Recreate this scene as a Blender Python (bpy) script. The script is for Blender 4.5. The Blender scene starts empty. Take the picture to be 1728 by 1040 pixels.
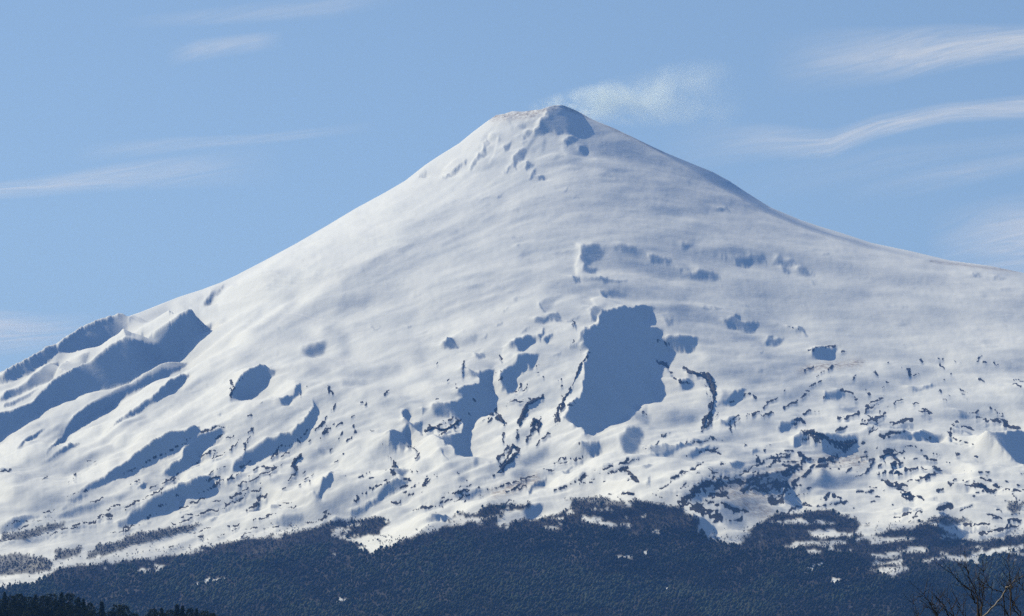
import bpy, bmesh, math, random
import numpy as np
from mathutils import Vector
scene = bpy.context.scene
# ---------------------------------------------------------------- camera, sky, sun, exposure
cam_d = bpy.data.cameras.new('camera'); cam = bpy.data.objects.new('camera', cam_d); scene.collection.objects.link(cam)
cam.location = (0, 0, 1.7); cam.rotation_euler = (math.radians(90), 0, 0)      # level camera with a rising front, looking north
cam_d.sensor_width = 36; cam_d.sensor_fit = 'HORIZONTAL'; cam_d.lens = 36*6520/1728.
cam_d.shift_y = (1250-520)/1728.; cam_d.clip_start = 1; cam_d.clip_end = 300000
scene.camera = cam
scene.view_settings.view_transform = 'Standard'; scene.view_settings.look = 'None'
scene.view_settings.exposure = 0.14; scene.view_settings.gamma = 1; scene.view_settings.use_curve_mapping = False
SUN_AZ, SUN_EL = math.radians(36), math.radians(40)                            # to the left of north-facing view, behind the mountain
sdir = Vector((-math.cos(SUN_EL)*math.cos(SUN_AZ), math.cos(SUN_EL)*math.sin(SUN_AZ), math.sin(SUN_EL)))
world = bpy.data.worlds.new('World'); scene.world = world; world.use_nodes = True
wn, wl = world.node_tree.nodes, world.node_tree.links
for n in list(wn): wn.remove(n)
sk = wn.new('ShaderNodeTexSky'); sk.sky_type = 'NISHITA'; sk.sun_disc = False; sk.sun_elevation = SUN_EL
sk.sun_rotation = math.atan2(sdir.x, sdir.y); sk.altitude = 400; sk.air_density = 1.0; sk.dust_density = 0.3; sk.ozone_density = 3.0
SKY_TINT = (1.04, 1.0, 0.95)
tint = wn.new('ShaderNodeMix'); tint.data_type = 'RGBA'; tint.blend_type = 'MULTIPLY'; tint.inputs[0].default_value = 1
tint.inputs[7].default_value = (*SKY_TINT, 1)
bg = wn.new('ShaderNodeBackground'); bg.inputs[1].default_value = 0.100; wo = wn.new('ShaderNodeOutputWorld')
wl.new(sk.outputs[0], tint.inputs[6]); wl.new(tint.outputs[2], bg.inputs[0]); wl.new(bg.outputs[0], wo.inputs[0])
sun_d = bpy.data.lights.new('sun', 'SUN'); sun_d.energy = 5.0; sun_d.angle = math.radians(0.5); sun_d.color = (1, .88, .61)
sun = bpy.data.objects.new('sun', sun_d); scene.collection.objects.link(sun); sun.rotation_euler = sdir.to_track_quat('Z', 'Y').to_euler()
scene.cycles.max_bounces = 6; scene.cycles.diffuse_bounces = 0; scene.cycles.volume_bounces = 3; scene.cycles.transparent_max_bounces = 16
scene.cycles.use_denoising = False
# ---------------------------------------------------------------- traced survey of the mountain (photo pixels, 1728 x 1040)
F_PX, V_HOR, U_C = 6520.0, 1250.0, 864.0         # focal length in photo pixels, horizon row, centre column
AZ, EL = math.radians(36), math.radians(40)      # the sun stands to the left and behind the mountain
SUN = np.array([-math.cos(EL)*math.cos(AZ), math.cos(EL)*math.sin(AZ), math.sin(EL)])
Y_AXIS = 15000.0; LEFT_A = .5; RIGHT_A = .45
CAM_Z = 1.7
ORG = dict(A=(0,480), B=(580,380), C=(1150,380), D=(0,690), E=(580,690), F=(1150,690), G=(650,80))
ZS = 2.971
def src(reg, s):
    ox, oy = ORG[reg]
    v = [float(t) for t in s.replace(',', ' ').split()]
    return [(ox + v[i]/ZS, oy + v[i+1]/ZS) for i in range(0, len(v), 2)]

SKYLINE = [(-288,770),(0,628),(34,611),(67,592),(92,580),(111,569),(141,549),(175,536),(192,531),(207,530),(218,533),(235,528),(262,517),
 (300,502),(340,489),(370,478),(400,464),(450,438),(500,411),(550,382),(600,352),(650,325),(684,305),(717,279),(741,263),(775,242),
 (798,223),(818,208),(838,194),(852,192),(865,188),(886,188),(912,185),(926,180),(936,178),(950,178),(963,182),(980,191),(1000,202),
 (1037,217),(1081,238),(1121,257),(1172,278),(1202,290),(1230,305),(1260,325),(1300,350),(1350,371),(1382,382),(1419,393),(1470,410),
 (1537,424),(1604,440),(1672,449),(1728,461),(2016,534)]

# how directly the slope faces the sun, on open snow
OPEN = [(850,215,.50),(790,255,.58),(830,250,.52),(870,240,.46),(860,290,.46),(690,305,.70),(740,285,.64),(900,230,.40),(950,260,.29),(1050,250,.20),(1120,275,.20),(1200,320,.23),(1300,365,.32),(900,350,.42),(800,370,.54),
 (650,400,.74),(1000,370,.36),(1300,390,.33),(1500,440,.42),(1700,480,.46),(500,450,.84),(400,500,.86),(700,470,.56),(620,460,.66),(850,470,.50),
 (1100,400,.36),(1100,450,.42),(1300,520,.46),(1500,560,.50),(1700,580,.52),(600,560,.60),(300,560,.84),(200,620,.80),(100,620,.78),
 (100,760,.78),(300,720,.80),(500,680,.68),(450,580,.72),(700,650,.60),(850,560,.57),(950,560,.62),(1200,640,.56),(1400,620,.56),(1600,650,.64),
 (1400,720,.68),(1600,760,.70),(1100,700,.68),(900,760,.70),(700,790,.70),(400,850,.72),(100,880,.72),(600,880,.70),
 (1000,830,.72),(1300,820,.56),(1600,860,.68),(-200,800,.74),(1900,600,.42),(1900,800,.6),(864,1000,.5),(200,1000,.5),(1600,1000,.5)]

# faces turned away from the sun: (depth of turn, softness px, outline)
SH = []
def sh(reg, s, k=1.0, soft=0.9): SH.append((k, soft, src(reg, s)))
sh('A','270 320 330 275 420 210 570 152 610 150 650 158 700 145 655 175 640 215 600 235 470 285 400 298 340 305 285 322', 1.0)
sh('A','0 470 60 430 150 370 215 325 275 300 285 325 200 385 100 440 0 480 -200 580 -200 560')
sh('A','0 580 20 545 130 490 180 440 250 390 290 370 300 400 240 460 130 510 60 550 0 585', .85)
sh('A','290 420 340 370 400 350 450 325 410 385 380 410 300 420', .8)
sh('A','0 660 60 645 150 600 190 550 300 470 430 390 560 310 700 250 790 215 870 185 990 130 1060 125 1050 160 1010 210 930 250 880 305 840 310 800 350 740 400 660 445 560 470 480 485 380 530 240 600 190 650 100 680 50 710 0 745 -300 850 -300 790')
sh('A','640 470 700 445 800 395 900 345 940 340 900 390 860 410 760 465 690 490 640 520 560 590 500 630 440 670 380 710 340 735 290 800 230 835 200 855 260 810 295 760 320 730 350 680 380 640 450 595 520 550 600 505')
sh('A','800 530 850 485 920 450 950 440 920 480 860 525 790 570 720 615 640 660 570 705 530 735 600 680 680 620 760 575')
sh('A','200 870 290 835 350 800 400 795 350 820 280 850')
sh('A','80 825 130 775 180 735 225 715 180 750 110 805')
sh('A','1160 560 1175 510 1210 465 1270 430 1340 420 1375 425 1345 465 1330 500 1280 540 1200 572')
sh('A','1510 310 1540 285 1620 268 1640 290 1625 320 1580 350 1530 345',.9,5)
sh('A','1390 575 1440 552 1470 550 1480 500 1510 490 1510 530 1470 560 1450 590 1410 590')
sh('A','380 1035 440 985 520 950 540 935 640 890 700 855 780 800 850 760 940 735 1000 708 1010 745 930 790 880 815 800 850 760 875 700 910 620 945 520 970 450 1000')
sh('A','815 945 850 905 910 880 920 810 960 780 1010 755 1110 725 1130 735 1080 770 1020 810 1000 850 1010 870 930 900 870 925')
sh('A','1160 925 1180 880 1240 830 1310 790 1400 755 1480 730 1520 690 1545 650 1560 600 1570 560 1600 620 1590 680 1540 730 1480 770 1430 800 1350 830 1290 865 1230 900')
sh('A','1010 90 1060 50 1130 5 1100 30 1050 75',.8); sh('A','1090 650 1120 638 1105 655',.8); sh('A','585 262 620 235 650 215 620 245',.8)
sh('A','250 500 290 470 330 455 300 485',.8); sh('A','10 610 100 560 200 510 120 560 40 605',.8)
sh('D','340 440 400 410 430 415 400 430 350 445'); sh('D','280 520 340 490 400 468 470 455 510 450 450 475 370 500 300 520')
sh('D','0 570 60 540 110 520 170 520 210 515 150 530 90 560 40 570 -200 620 -200 600')
sh('D','580 555 630 535 660 495 720 465 780 430 850 400 920 378 1000 350 1060 340 1070 375 1030 400 990 410 920 410 910 450 830 480 760 500 700 525 640 560 600 575')
sh('D','680 385 720 355 738 355 715 385'); sh('D','1545 435 1590 400 1610 350 1650 310 1665 345 1630 370 1600 420')
sh('D','1340 495 1390 465 1430 460 1390 485',.9); sh('D','1340 545 1400 530 1500 515 1550 510 1500 540 1420 555',.9)
sh('D','1640 540 1723 520 1780 520 1723 550 1680 555'); sh('D','1050 540 1100 525 1060 548',.8); sh('D','470 610 560 580 500 605',.7)
sh('D','570 430 640 405 600 430',.8); sh('D','300 480 340 465 320 490',.8); sh('D','1590 195 1640 205 1610 215',.8)
sh('B','1200 560 1215 515 1280 480 1290 420 1400 400 1560 405 1510 490 1600 530 1580 570 1620 600 1610 650 1580 680 1555 760 1560 800 1560 875 1440 860 1465 915 1400 950 1310 990 1250 1040 1215 1056 1180 1011 1100 980 1130 900 1180 850 1200 780 1200 720 1230 650 1230 625 1190 600',1.1)
sh('B','1590 570 1640 552 1723 565 1780 570 1770 600 1723 620 1640 610')
sh('B','840 590 860 560 920 548 970 555 960 575 900 605 870 608'); sh('B','970 550 1010 500 1000 540 990 560'); sh('B','1000 560 1050 525 1055 540 1020 578')
sh('B','780 750 810 705 860 680 910 645 975 635 950 680 900 715 870 740 875 790 830 825 795 820 780 790')
sh('B','560 820 620 795 665 800 670 740 620 720 660 710 740 715 730 755 755 830 755 910 700 935 660 970 640 1020 620 1070 635 1136 570 1136 500 1081 470 1061 430 1040 590 1035 590 980 540 940 480 940 440 925 530 890 590 860')
sh('B','505 595 530 560 580 555 585 575 530 598'); sh('B','1200 100 1260 95 1320 130 1260 150 1200 140',.85,3); sh('B','1190 190 1290 210 1260 235 1200 225',.85,3)
sh('B','1330 100 1450 105 1530 140 1400 135',.85,4); sh('B','1520 150 1620 165 1640 190 1560 190',.85); sh('B','1650 215 1723 215 1740 235',.8)
sh('B','1200 262 1300 258 1440 275 1300 277',.8); sh('B','1310 318 1400 330 1450 350 1330 352',.7,3)
sh('B','950 470 1000 445 1080 440 1110 455 1030 465 980 475',.85); sh('B','1120 465 1190 440 1140 470',.8); sh('B','300 500 340 488 320 505',.8)
sh('B','0 340 150 345 100 390 0 395 -60 370',.55,8); sh('B','280 935 330 940 320 980 350 985 390 1000 380 1035 340 1035 300 990')
sh('B','830 60 900 45 850 70',.5); sh('B','850 105 890 90 865 115',.5); sh('B','870 160 900 130 1000 120 920 150',.4,4); sh('B','975 380 1010 360 1120 330 1060 370 1010 410 980 400',.45,3)
sh('B','650 630 700 620 720 640 670 665',.8); sh('B','380 910 420 900 400 940',.8); sh('B','600 560 700 530 650 580',.5,4); sh('B','0 760 120 770 80 800 0 800',.5,5)
sh('B','1220 520 1180 560 1230 560',.8); sh('B','1590 465 1660 455 1640 490',.7,3); sh('B','130 495 180 485 150 500',.5); sh('B','810 410 850 400 820 415',.6)
sh('B','430 925 450 900 530 895 540 930 480 945',.9); sh('B','840 360 900 345 850 375',.4); sh('B','740 300 820 292 780 308',.4,3)
sh('E','215 140 230 125 280 110 320 95 340 160 320 210 260 215 225 190'); sh('E','280 15 330 10 330 40 300 45'); sh('E','470 190 500 215 525 245 510 240 480 210')
sh('E','350 60 380 50 405 60 400 130 370 125 350 90',.9); sh('E','580 340 605 340 600 365 585 360',.7,3); sh('E','640 250 670 235 680 260 650 275',.6,3); sh('E','715 260 735 250 730 275',.6,3)
sh('E','1170 170 1290 165 1300 190 1240 220 1210 200'); sh('E','1385 165 1400 120 1440 85 1495 90 1500 140 1480 200 1400 230 1390 200',.9,4)
sh('E','1520 200 1600 185 1723 175 1780 172 1723 190 1640 210 1560 220',.95); sh('E','880 260 930 220 1000 190 1030 215 970 260 910 270',.7,5)
sh('E','920 400 960 360 1010 320 1000 360 950 390 925 425',.9); sh('E','20 500 100 470 180 420 240 370 290 355 325 360 310 385 250 400 200 440 130 480 60 510')
sh('E','560 430 640 405 740 400 650 420 580 440',.95); sh('E','420 570 450 555 540 550 500 575 430 585'); sh('E','890 530 920 490 1000 490 970 540 930 555')
sh('E','1080 300 1180 288 1100 315',.9); sh('E','1430 20 1510 -20 1540 30 1520 75 1500 60 1480 50',.7,5); sh('E','830 310 940 310 860 335',.5,5); sh('E','1490 280 1560 285 1520 300',.7)
sh('E','960 205 1030 165 1010 210',.6,4); sh('E','250 290 340 290 300 320 330 360 290 350 270 310',.8,3); sh('E','1520 330 1550 380 1530 390',.7); sh('E','1580 445 1723 430 1640 460',.7)
sh('C','180 135 260 150 300 150 400 150 440 185 360 180 330 205 280 180 240 155',.85); sh('C','460 170 480 150 560 165 575 190 540 185 490 190',.85)
sh('C','580 215 600 203 660 220 675 240 620 240',.9); sh('C','500 215 550 230 530 240',.8); sh('C','0 240 80 225 150 235 205 255 160 270 90 262',.9)
sh('C','-10 90 50 95 30 115 0 110',.85,3); sh('C','200 460 270 455 330 475 390 490 350 520 280 510 230 490',.85); sh('C','535 510 600 520 640 555 610 545',.85)
sh('C','415 580 440 560 510 562 470 590 430 585',.8); sh('C','645 625 700 612 770 612 760 640 710 660 660 650',1); sh('C','-40 555 50 560 65 600 40 620 -40 615')
sh('C','180 880 240 840 330 825 310 855 230 890'); sh('C','-10 765 30 755 60 790 20 805 -10 800'); sh('C','700 850 720 825 800 825 810 855 740 850'); sh('C','490 1000 520 980 570 975 540 1010 500 1018')
sh('C','760 920 850 900 900 900 840 925',.8,3); sh('C','1360 920 1420 920 1450 940 1420 950'); sh('C','370 705 430 705 400 715',.7); sh('C','1120 795 1250 800 1300 805 1160 812',.85)
sh('C','380 635 410 620 400 640',.7); sh('C','100 408 160 410 120 418',.7); sh('C','760 315 840 318 800 330',.5,3); sh('C','180 870 200 820 250 830 200 880',.6,4); sh('C','640 285 680 290 660 298',.8)
sh('C','1450 250 1510 258 1480 264',.6); sh('C','1550 265 1640 275 1600 282',.5); sh('C','200 290 215 283 205 295',.7); sh('C','1090 470 1130 470 1110 476',.6); sh('C','600 412 660 413 630 420',.4)
sh('F','1150 115 1200 103 1330 110 1280 130 1180 145 1130 140'); sh('F','1480 115 1580 120 1620 120 1717 120 1800 120 1800 300 1717 275 1650 240 1590 195 1560 165 1520 140')
sh('F','190 50 250 35 290 30 260 60 220 65'); sh('F','490 80 530 65 570 60 540 90 500 97'); sh('F','680 120 780 140 880 150 880 190 820 225 760 215 700 180')
sh('F','30 225 80 195 150 190 120 215 60 235'); sh('F','240 290 280 265 330 265 300 300 250 305',.95); sh('F','580 400 640 385 690 335 700 290 720 290 770 350 700 375 640 410 590 415',.75,5)
sh('F','500 370 530 360 560 440 590 460 600 490 560 500 520 490 510 430',.95); sh('F','60 550 120 560 180 620 170 660 110 650 50 620',.95); sh('F','200 480 260 500 330 590 250 610 200 560',.6,4)
sh('F','1290 550 1330 540 1400 570 1450 590 1400 620 1330 660 1290 620'); sh('F','600 215 640 240 670 255 620 258',.9); sh('F','1340 375 1430 390 1440 420 1380 400',.7,3)
sh('F','560 160 600 130 640 120 620 150 580 175',.9); sh('F','-10 180 80 170 180 150 90 180 0 190',.8); sh('F','350 215 370 195 385 210 360 230',.8); sh('F','1240 455 1310 455 1270 462',.6)
sh('F','300 410 350 350 450 330 540 300 590 295 540 340 500 370 500 430 420 450 360 430',.95); sh('F','0 480 40 430 120 380 210 368 260 360 200 400 150 440 60 470',.95)
sh('F','1000 140 1060 125 1140 110 1150 140 1080 150',.9); sh('F','920 100 990 95 940 130',.8)
sh('G','742 425 770 400 800 358 805 322 850 304 900 306 950 340 1000 390 1000 430 960 450 900 432 870 442 840 430 800 438',.90,1.2)
sh('G','890 470 920 450 970 460 960 485 910 490',.85); sh('G','970 500 1010 510 1015 550 990 545',.85); sh('G','590 490 640 470 620 510 600 530',.85)
sh('G','665 510 715 505 690 560 655 600 650 625 640 590',.8); sh('G','700 570 740 580 730 600 705 610',.85); sh('G','740 650 790 645 810 660 760 665',.9); sh('G','595 635 640 570 650 540 630 600',.85)
sh('G','425 610 460 560 520 450 525 490 480 560 440 620',.7); sh('G','275 655 340 610 420 560 350 620 290 652',.85); sh('G','155 660 200 615 185 650',.85); sh('G','610 370 640 335 690 325 640 375',.7)
sh('G','1640 805 1720 815 1740 828 1680 822',.85); sh('G','1590 600 1620 610 1600 625',.6); sh('G','660 455 700 440 690 460',.8); sh('G','565 750 600 735 575 755',.8); sh('G','880 705 920 698 900 710',.7)
sh('G','680 480 720 460 700 490',.7); sh('G','735 715 770 705 750 715',.7); sh('G','115 905 250 850 320 835 200 880',.35,4); sh('G','1480 1000 1520 975 1550 985 1500 1010',.8,3)
sh('G','640 950 700 930 660 950',.5); sh('G','720 655 740 615 760 605 740 650',.8); sh('G','1370 755 1430 757 1400 762',.5); sh('G','1150 850 1200 835 1170 850',.5); sh('G','1350 840 1390 820 1370 845',.4)

sh('B','1185 118 1215 105 1262 112 1300 140 1285 165 1245 180 1215 200 1192 188 1180 150',.72,1.2); sh('B','1288 322 1310 318 1335 335 1318 358 1300 352',.9,.9); sh('B','1248 405 1275 395 1300 415 1280 440 1262 470 1235 450',.85,.9)
sh('B','1150 262 1185 258 1195 275 1165 285',.85,.9); sh('B','975 378 985 372 1000 398 1010 412 990 410',.8,.9); sh('B','1195 190 1225 195 1200 212',.9,.9); sh('B','1150 505 1165 500 1160 525',.8,.8); sh('B','1195 545 1180 575 1150 600 1130 605 1165 575',.85,.8)
sh('B','1240 490 1215 515 1200 545 1175 560 1190 530 1215 500',.8,.8); sh('B','690 560 720 535 712 550',.75,.8); sh('B','760 490 800 470 780 492',.6,.9); sh('B','860 540 900 515 950 500 890 530',.7,.9); sh('B','1050 640 1100 620 1080 645',.6,1)
sh('B','830 700 790 745 775 760 800 715',.9,.8); sh('B','640 700 605 720 600 745 590 730 600 700',.9,.8); sh('C','700 150 740 148 720 156',.5,.8); sh('C','130 400 200 412 160 416',.5,.8); sh('C','490 205 520 200 545 215 515 222',.8,.8)
sh('C','250 150 290 152 275 165',.9,.8); sh('C','300 170 330 168 322 205 305 190',.9,.8); sh('C','20 225 100 228 160 240 200 262 120 245 60 238',.9,.8)

# open swells and troughs: (change, width px, line)
ST = []
def st(reg, k, w, s): ST.append((k, w, src(reg, s)))
for k, w, s in [(.12,10,'520 300 700 240 900 150 1150 50 1300 0'),(-.18,14,'900 340 1100 200 1300 90 1450 20'),(.12,10,'960 330 1200 190 1400 80'),
 (-.25,16,'1300 250 1420 190 1560 120 1640 60'),(.15,9,'1180 260 1350 200 1500 190 1600 210'),(-.22,22,'1250 350 1350 330 1450 300 1500 260'),(-.15,14,'950 520 1100 420 1250 330'),
 (-.2,10,'450 300 560 280 700 200 820 140'),(.1,8,'300 560 500 480 700 450 760 400'),(-.15,10,'1640 200 1723 240 1723 300'),(-.2,7,'0 510 100 460 200 420 300 340'),(-.14,8,'300 700 450 600 600 520'),
 (-.15,8,'90 880 200 830 300 760 340 660'),(-.12,12,'640 720 800 620 950 540 1050 470'),(-.1,14,'1100 800 1250 700 1350 640'),(.12,8,'1320 560 1420 520 1460 480'),(-.2,10,'1560 400 1600 380 1723 330'),
 (-.2,10,'1420 470 1520 440 1640 440'),(-.12,12,'100 700 260 620'),(-.12,10,'500 560 640 490'),(-.3,5,'0 700 60 660 140 610'),
 (-.2,4,'520 560 400 650 300 740 230 800'),(.12,3,'500 545 380 640 285 730'),(-.2,4,'720 640 580 740 480 800 400 840'),(-.18,3,'240 740 160 795'),(-.2,4,'1120 110 980 200 840 300 720 400'),(.14,3,'1090 130 1000 180 900 250'),
 (-.16,5,'1300 110 1150 230 980 360 860 450'),(.12,3,'1280 100 1130 215 960 345'),(-.14,5,'1480 60 1350 160 1200 280 1060 380'),(-.14,4,'600 250 500 310 380 370'),(.12,3,'420 400 330 450 240 520'),(-.18,3,'140 860 60 910 0 950'),
 (-.14,4,'900 520 820 590 700 660'),(-.12,4,'1000 470 900 560 760 670 620 760'),(.1,3,'980 455 880 545 740 655'),(-.14,4,'300 880 200 930 90 980'),(-.12,4,'560 800 430 870 330 920')]: st('A',k,w,s)
for k, w, s in [(-.12,5,'100 200 250 120 420 60 560 20'),(-.1,4,'0 260 150 190 300 130'),(-.1,4,'60 480 200 440 360 420'),(-.09,4,'420 300 600 250 780 230'),(-.1,3,'520 420 640 380 760 350'),(.08,3,'500 405 620 368 740 338'),(-.1,4,'200 580 340 560 420 590')]: st('B',k,w,s)
for k, w, s in [(-.1,22,'0 300 200 200 400 120 600 90'),(.07,16,'100 120 300 20'),(-.14,18,'0 400 100 360 250 330'),(-.08,20,'250 400 500 330 700 290 900 280'),(.08,10,'380 520 560 470 800 400 950 330'),
 (-.14,14,'380 640 400 720 470 800 560 840'),(.15,8,'500 590 570 500 640 480'),(-.16,12,'1050 300 1200 300 1500 330 1700 370'),(.16,5,'1230 350 1400 365 1723 385'),(.14,8,'1180 240 1400 240 1700 280'),
 (-.16,12,'1250 170 1450 200 1700 240'),(-.13,12,'1560 430 1700 400'),(.15,8,'1560 640 1640 620 1723 620'),(-.14,16,'1600 880 1723 950'),(-.15,14,'0 700 140 720 250 700'),(-.18,10,'200 850 330 870 400 890'),
 (-.12,12,'120 830 240 840 380 880'),(.12,8,'0 860 100 840 250 845'),(-.12,9,'640 690 720 690 740 660'),(-.12,14,'1000 620 1150 620'),(-.14,9,'1050 880 1000 860 900 920'),(-.1,16,'900 130 1050 110'),
 (.12,5,'1170 100 1165 180 1180 240'),(.16,4,'975 380 990 400 1100 360 1200 330'),(.12,6,'800 640 830 580 880 550'),(-.2,8,'1110 450 1220 460'),(-.14,9,'1000 400 1100 390 1200 370')]: st('B',k,w,s)
for k, w, s in [(.09,9,'100 90 300 70 600 90 900 160 1300 230 1700 320'),(-.09,12,'0 150 200 120 500 130 800 210 1200 280 1700 370'),(.08,10,'200 250 500 240 800 270 1200 320 1700 380'),
 (-.08,14,'300 320 600 340 900 350'),(.07,12,'500 470 800 500 1200 560 1700 620'),(-.1,14,'700 430 1000 460 1400 440 1700 450'),(-.09,12,'800 540 1100 520 1500 560'),(-.14,14,'0 420 200 440 350 470 500 500'),
 (.14,5,'0 378 150 400 300 430'),(-.15,14,'0 500 150 530 300 560 400 610'),(.1,8,'300 640 500 600 650 590'),(-.14,10,'150 670 300 650 450 640'),(-.15,10,'200 720 400 710 600 690'),(.1,8,'650 700 900 690 1200 690 1500 690'),
 (-.16,12,'300 780 450 760 600 740'),(-.14,8,'900 660 1100 650 1300 670'),(-.13,9,'1050 700 1250 720'),(.08,9,'900 880 1200 880 1500 890'),(-.12,10,'900 800 1100 790'),(-.13,9,'1350 880 1500 900 1700 930'),
 (-.12,8,'1400 700 1700 720'),(.14,9,'30 740 60 680 100 670'),(-.1,10,'60 960 140 880'),(-.14,8,'520 850 650 800 760 780')]: st('C',k,w,s)
for k, w, s in [(-.12,12,'0 320 200 300 400 240 600 200'),(-.1,16,'100 500 300 430 480 360'),(-.12,10,'0 480 150 440 300 420'),(.08,10,'500 660 800 600 1000 540'),(-.13,12,'1450 340 1600 300 1700 330'),
 (-.14,10,'750 570 900 540 1100 480'),(-.12,12,'1000 460 1150 400'),(-.12,10,'1450 470 1600 480 1723 480'),(-.13,9,'100 640 300 600 500 560'),(-.12,10,'700 620 1000 600 1200 560')]: st('D',k,w,s)
for k, w, s in [(.1,8,'0 480 200 400 330 340'),(-.12,16,'20 100 150 90 250 60'),(-.12,14,'60 260 180 260'),(-.14,9,'470 150 520 250 600 340'),(-.16,14,'900 300 1000 290 1100 260'),(.1,8,'950 450 1200 400 1400 400'),
 (-.12,12,'1200 340 1400 300 1500 320'),(-.14,10,'1530 420 1600 400 1723 400'),(-.2,16,'1540 60 1600 40 1700 20'),(-.14,12,'1550 130 1700 100'),(-.12,12,'350 420 500 400 600 360'),(-.12,12,'100 540 300 500')]: st('E',k,w,s)
for k, w, s in [(-.14,12,'100 150 300 110 500 110'),(-.15,12,'900 60 1200 60 1400 80'),(-.12,12,'1000 180 1200 200 1400 190'),(.1,8,'1200 300 1400 300 1700 320'),(-.12,8,'1200 250 1500 250'),(-.18,10,'150 320 250 310 400 300'),
 (.18,8,'600 330 640 290 700 290'),(-.28,14,'620 330 680 360 760 370'),(.12,8,'60 540 160 560 230 610 330 600'),(-.15,9,'230 370 280 420 330 470 400 500'),(-.12,10,'850 440 1100 460'),(-.15,10,'640 350 900 330'),(-.12,10,'1500 330 1717 360')]: st('F',k,w,s)
for k, w, s in [(.08,14,'540 380 430 500 300 600'),(-.09,12,'560 440 520 560 500 620'),(-.08,14,'1000 480 1200 520 1500 580 1700 660'),(.06,8,'700 740 900 720 1100 760 1300 800'),(-.06,10,'700 780 950 760 1200 800'),
 (-.14,14,'120 900 260 850 400 800 560 760'),(.07,10,'1010 550 1200 570 1400 640'),(.07,8,'1500 850 1700 880'),(-.1,9,'1150 760 1350 800 1600 830'),(.2,5,'720 400 780 360 800 330'),(.14,4,'590 630 640 560 690 500'),
 (.14,4,'645 625 690 560 715 520'),(.14,4,'430 600 500 500 530 440')]: st('G',k,w,s)

sh('G','660 400 690 385 720 390 690 410',.7,1.2); sh('G','700 430 735 415 745 425 715 440',.75,1.2); sh('G','620 400 650 395 640 420',.5,1.5); sh('G','710 360 750 345 770 350 730 375',.6,1.5); sh('G','560 470 580 450 575 480',.5,1.2)
sh('G','820 560 860 545 900 550 860 565',.45,1.5); sh('G','900 610 960 600 1010 612 950 620',.4,1.5); sh('G','1040 640 1110 630 1170 645 1100 650',.4,1.5); sh('G','750 755 800 748 780 762',.5,1); sh('G','930 745 1010 738 960 752',.4,1)
sh('G','1030 660 1150 655 1200 668 1100 668',.35,1.5); sh('G','1180 690 1260 700 1300 715 1220 708',.35,1.5); sh('G','620 820 680 800 660 826',.35,2); sh('G','820 850 900 835 870 858',.3,2); sh('G','475 765 530 745 500 770',.4,1)
for k, w, s in [(k_*1.8, w_, s_) for k_, w_, s_ in [(.16,2.2,'735 420 760 395 790 370 800 345'),(.12,2,'560 345 600 335 650 328'),(.14,2,'520 440 500 500 455 560 425 605'),(.10,2,'560 460 545 530 520 580'),(-.12,2.5,'760 430 720 500 690 560'),(-.1,3,'800 460 790 520'),
 (.08,2.5,'750 560 850 530 950 545 1050 560'),(-.07,3,'760 600 900 575 1050 590 1200 620'),(.07,2.5,'900 470 880 510 900 545'),(-.08,2.5,'540 400 500 440 470 500'),(.08,2,'350 560 280 620'),(-.07,3,'400 640 520 600 600 560')]]: st('G',k,w,s)
for k, w, s in [(.2,2,'1165 95 1185 110 1180 150 1160 190 1165 235'),(.16,2,'1240 360 1265 400 1250 430 1290 450 1215 520 1190 570 1130 600'),(.16,2,'1300 315 1290 340 1240 362'),(.14,2,'500 590 540 545 590 515'),(.14,2,'790 650 800 600 840 570 900 548'),
 (.14,2,'600 690 640 650 690 620'),(.15,2,'740 715 760 690 850 650'),(-.1,3,'1180 110 1230 180 1250 240'),(-.08,3,'1300 400 1330 340 1500 370'),(.12,2,'1510 490 1560 440 1620 430'),(-.1,3,'620 300 700 290'),(.1,2,'840 100 870 85 950 75')]: st('B',k,w,s)
for k, w, s in [(.15,1.8,'180 140 240 165 290 190 330 208'),(.15,1.8,'330 150 310 180 340 200'),(.14,1.8,'470 190 520 195 560 200'),(.15,1.8,'0 230 60 235 110 250 200 268'),(.15,1.8,'30 245 90 250'),(.14,1.8,'230 460 270 480 330 500'),(.12,1.8,'280 465 340 490'),
 (.14,2,'0 560 20 600 60 625 100 640'),(.14,2,'640 630 690 600 770 605 800 625'),(-.1,3,'180 120 320 130 450 150'),(.08,2,'700 160 900 190'),(-.06,3,'900 330 1100 340 1300 370')]: st('C',k,w,s)

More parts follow.
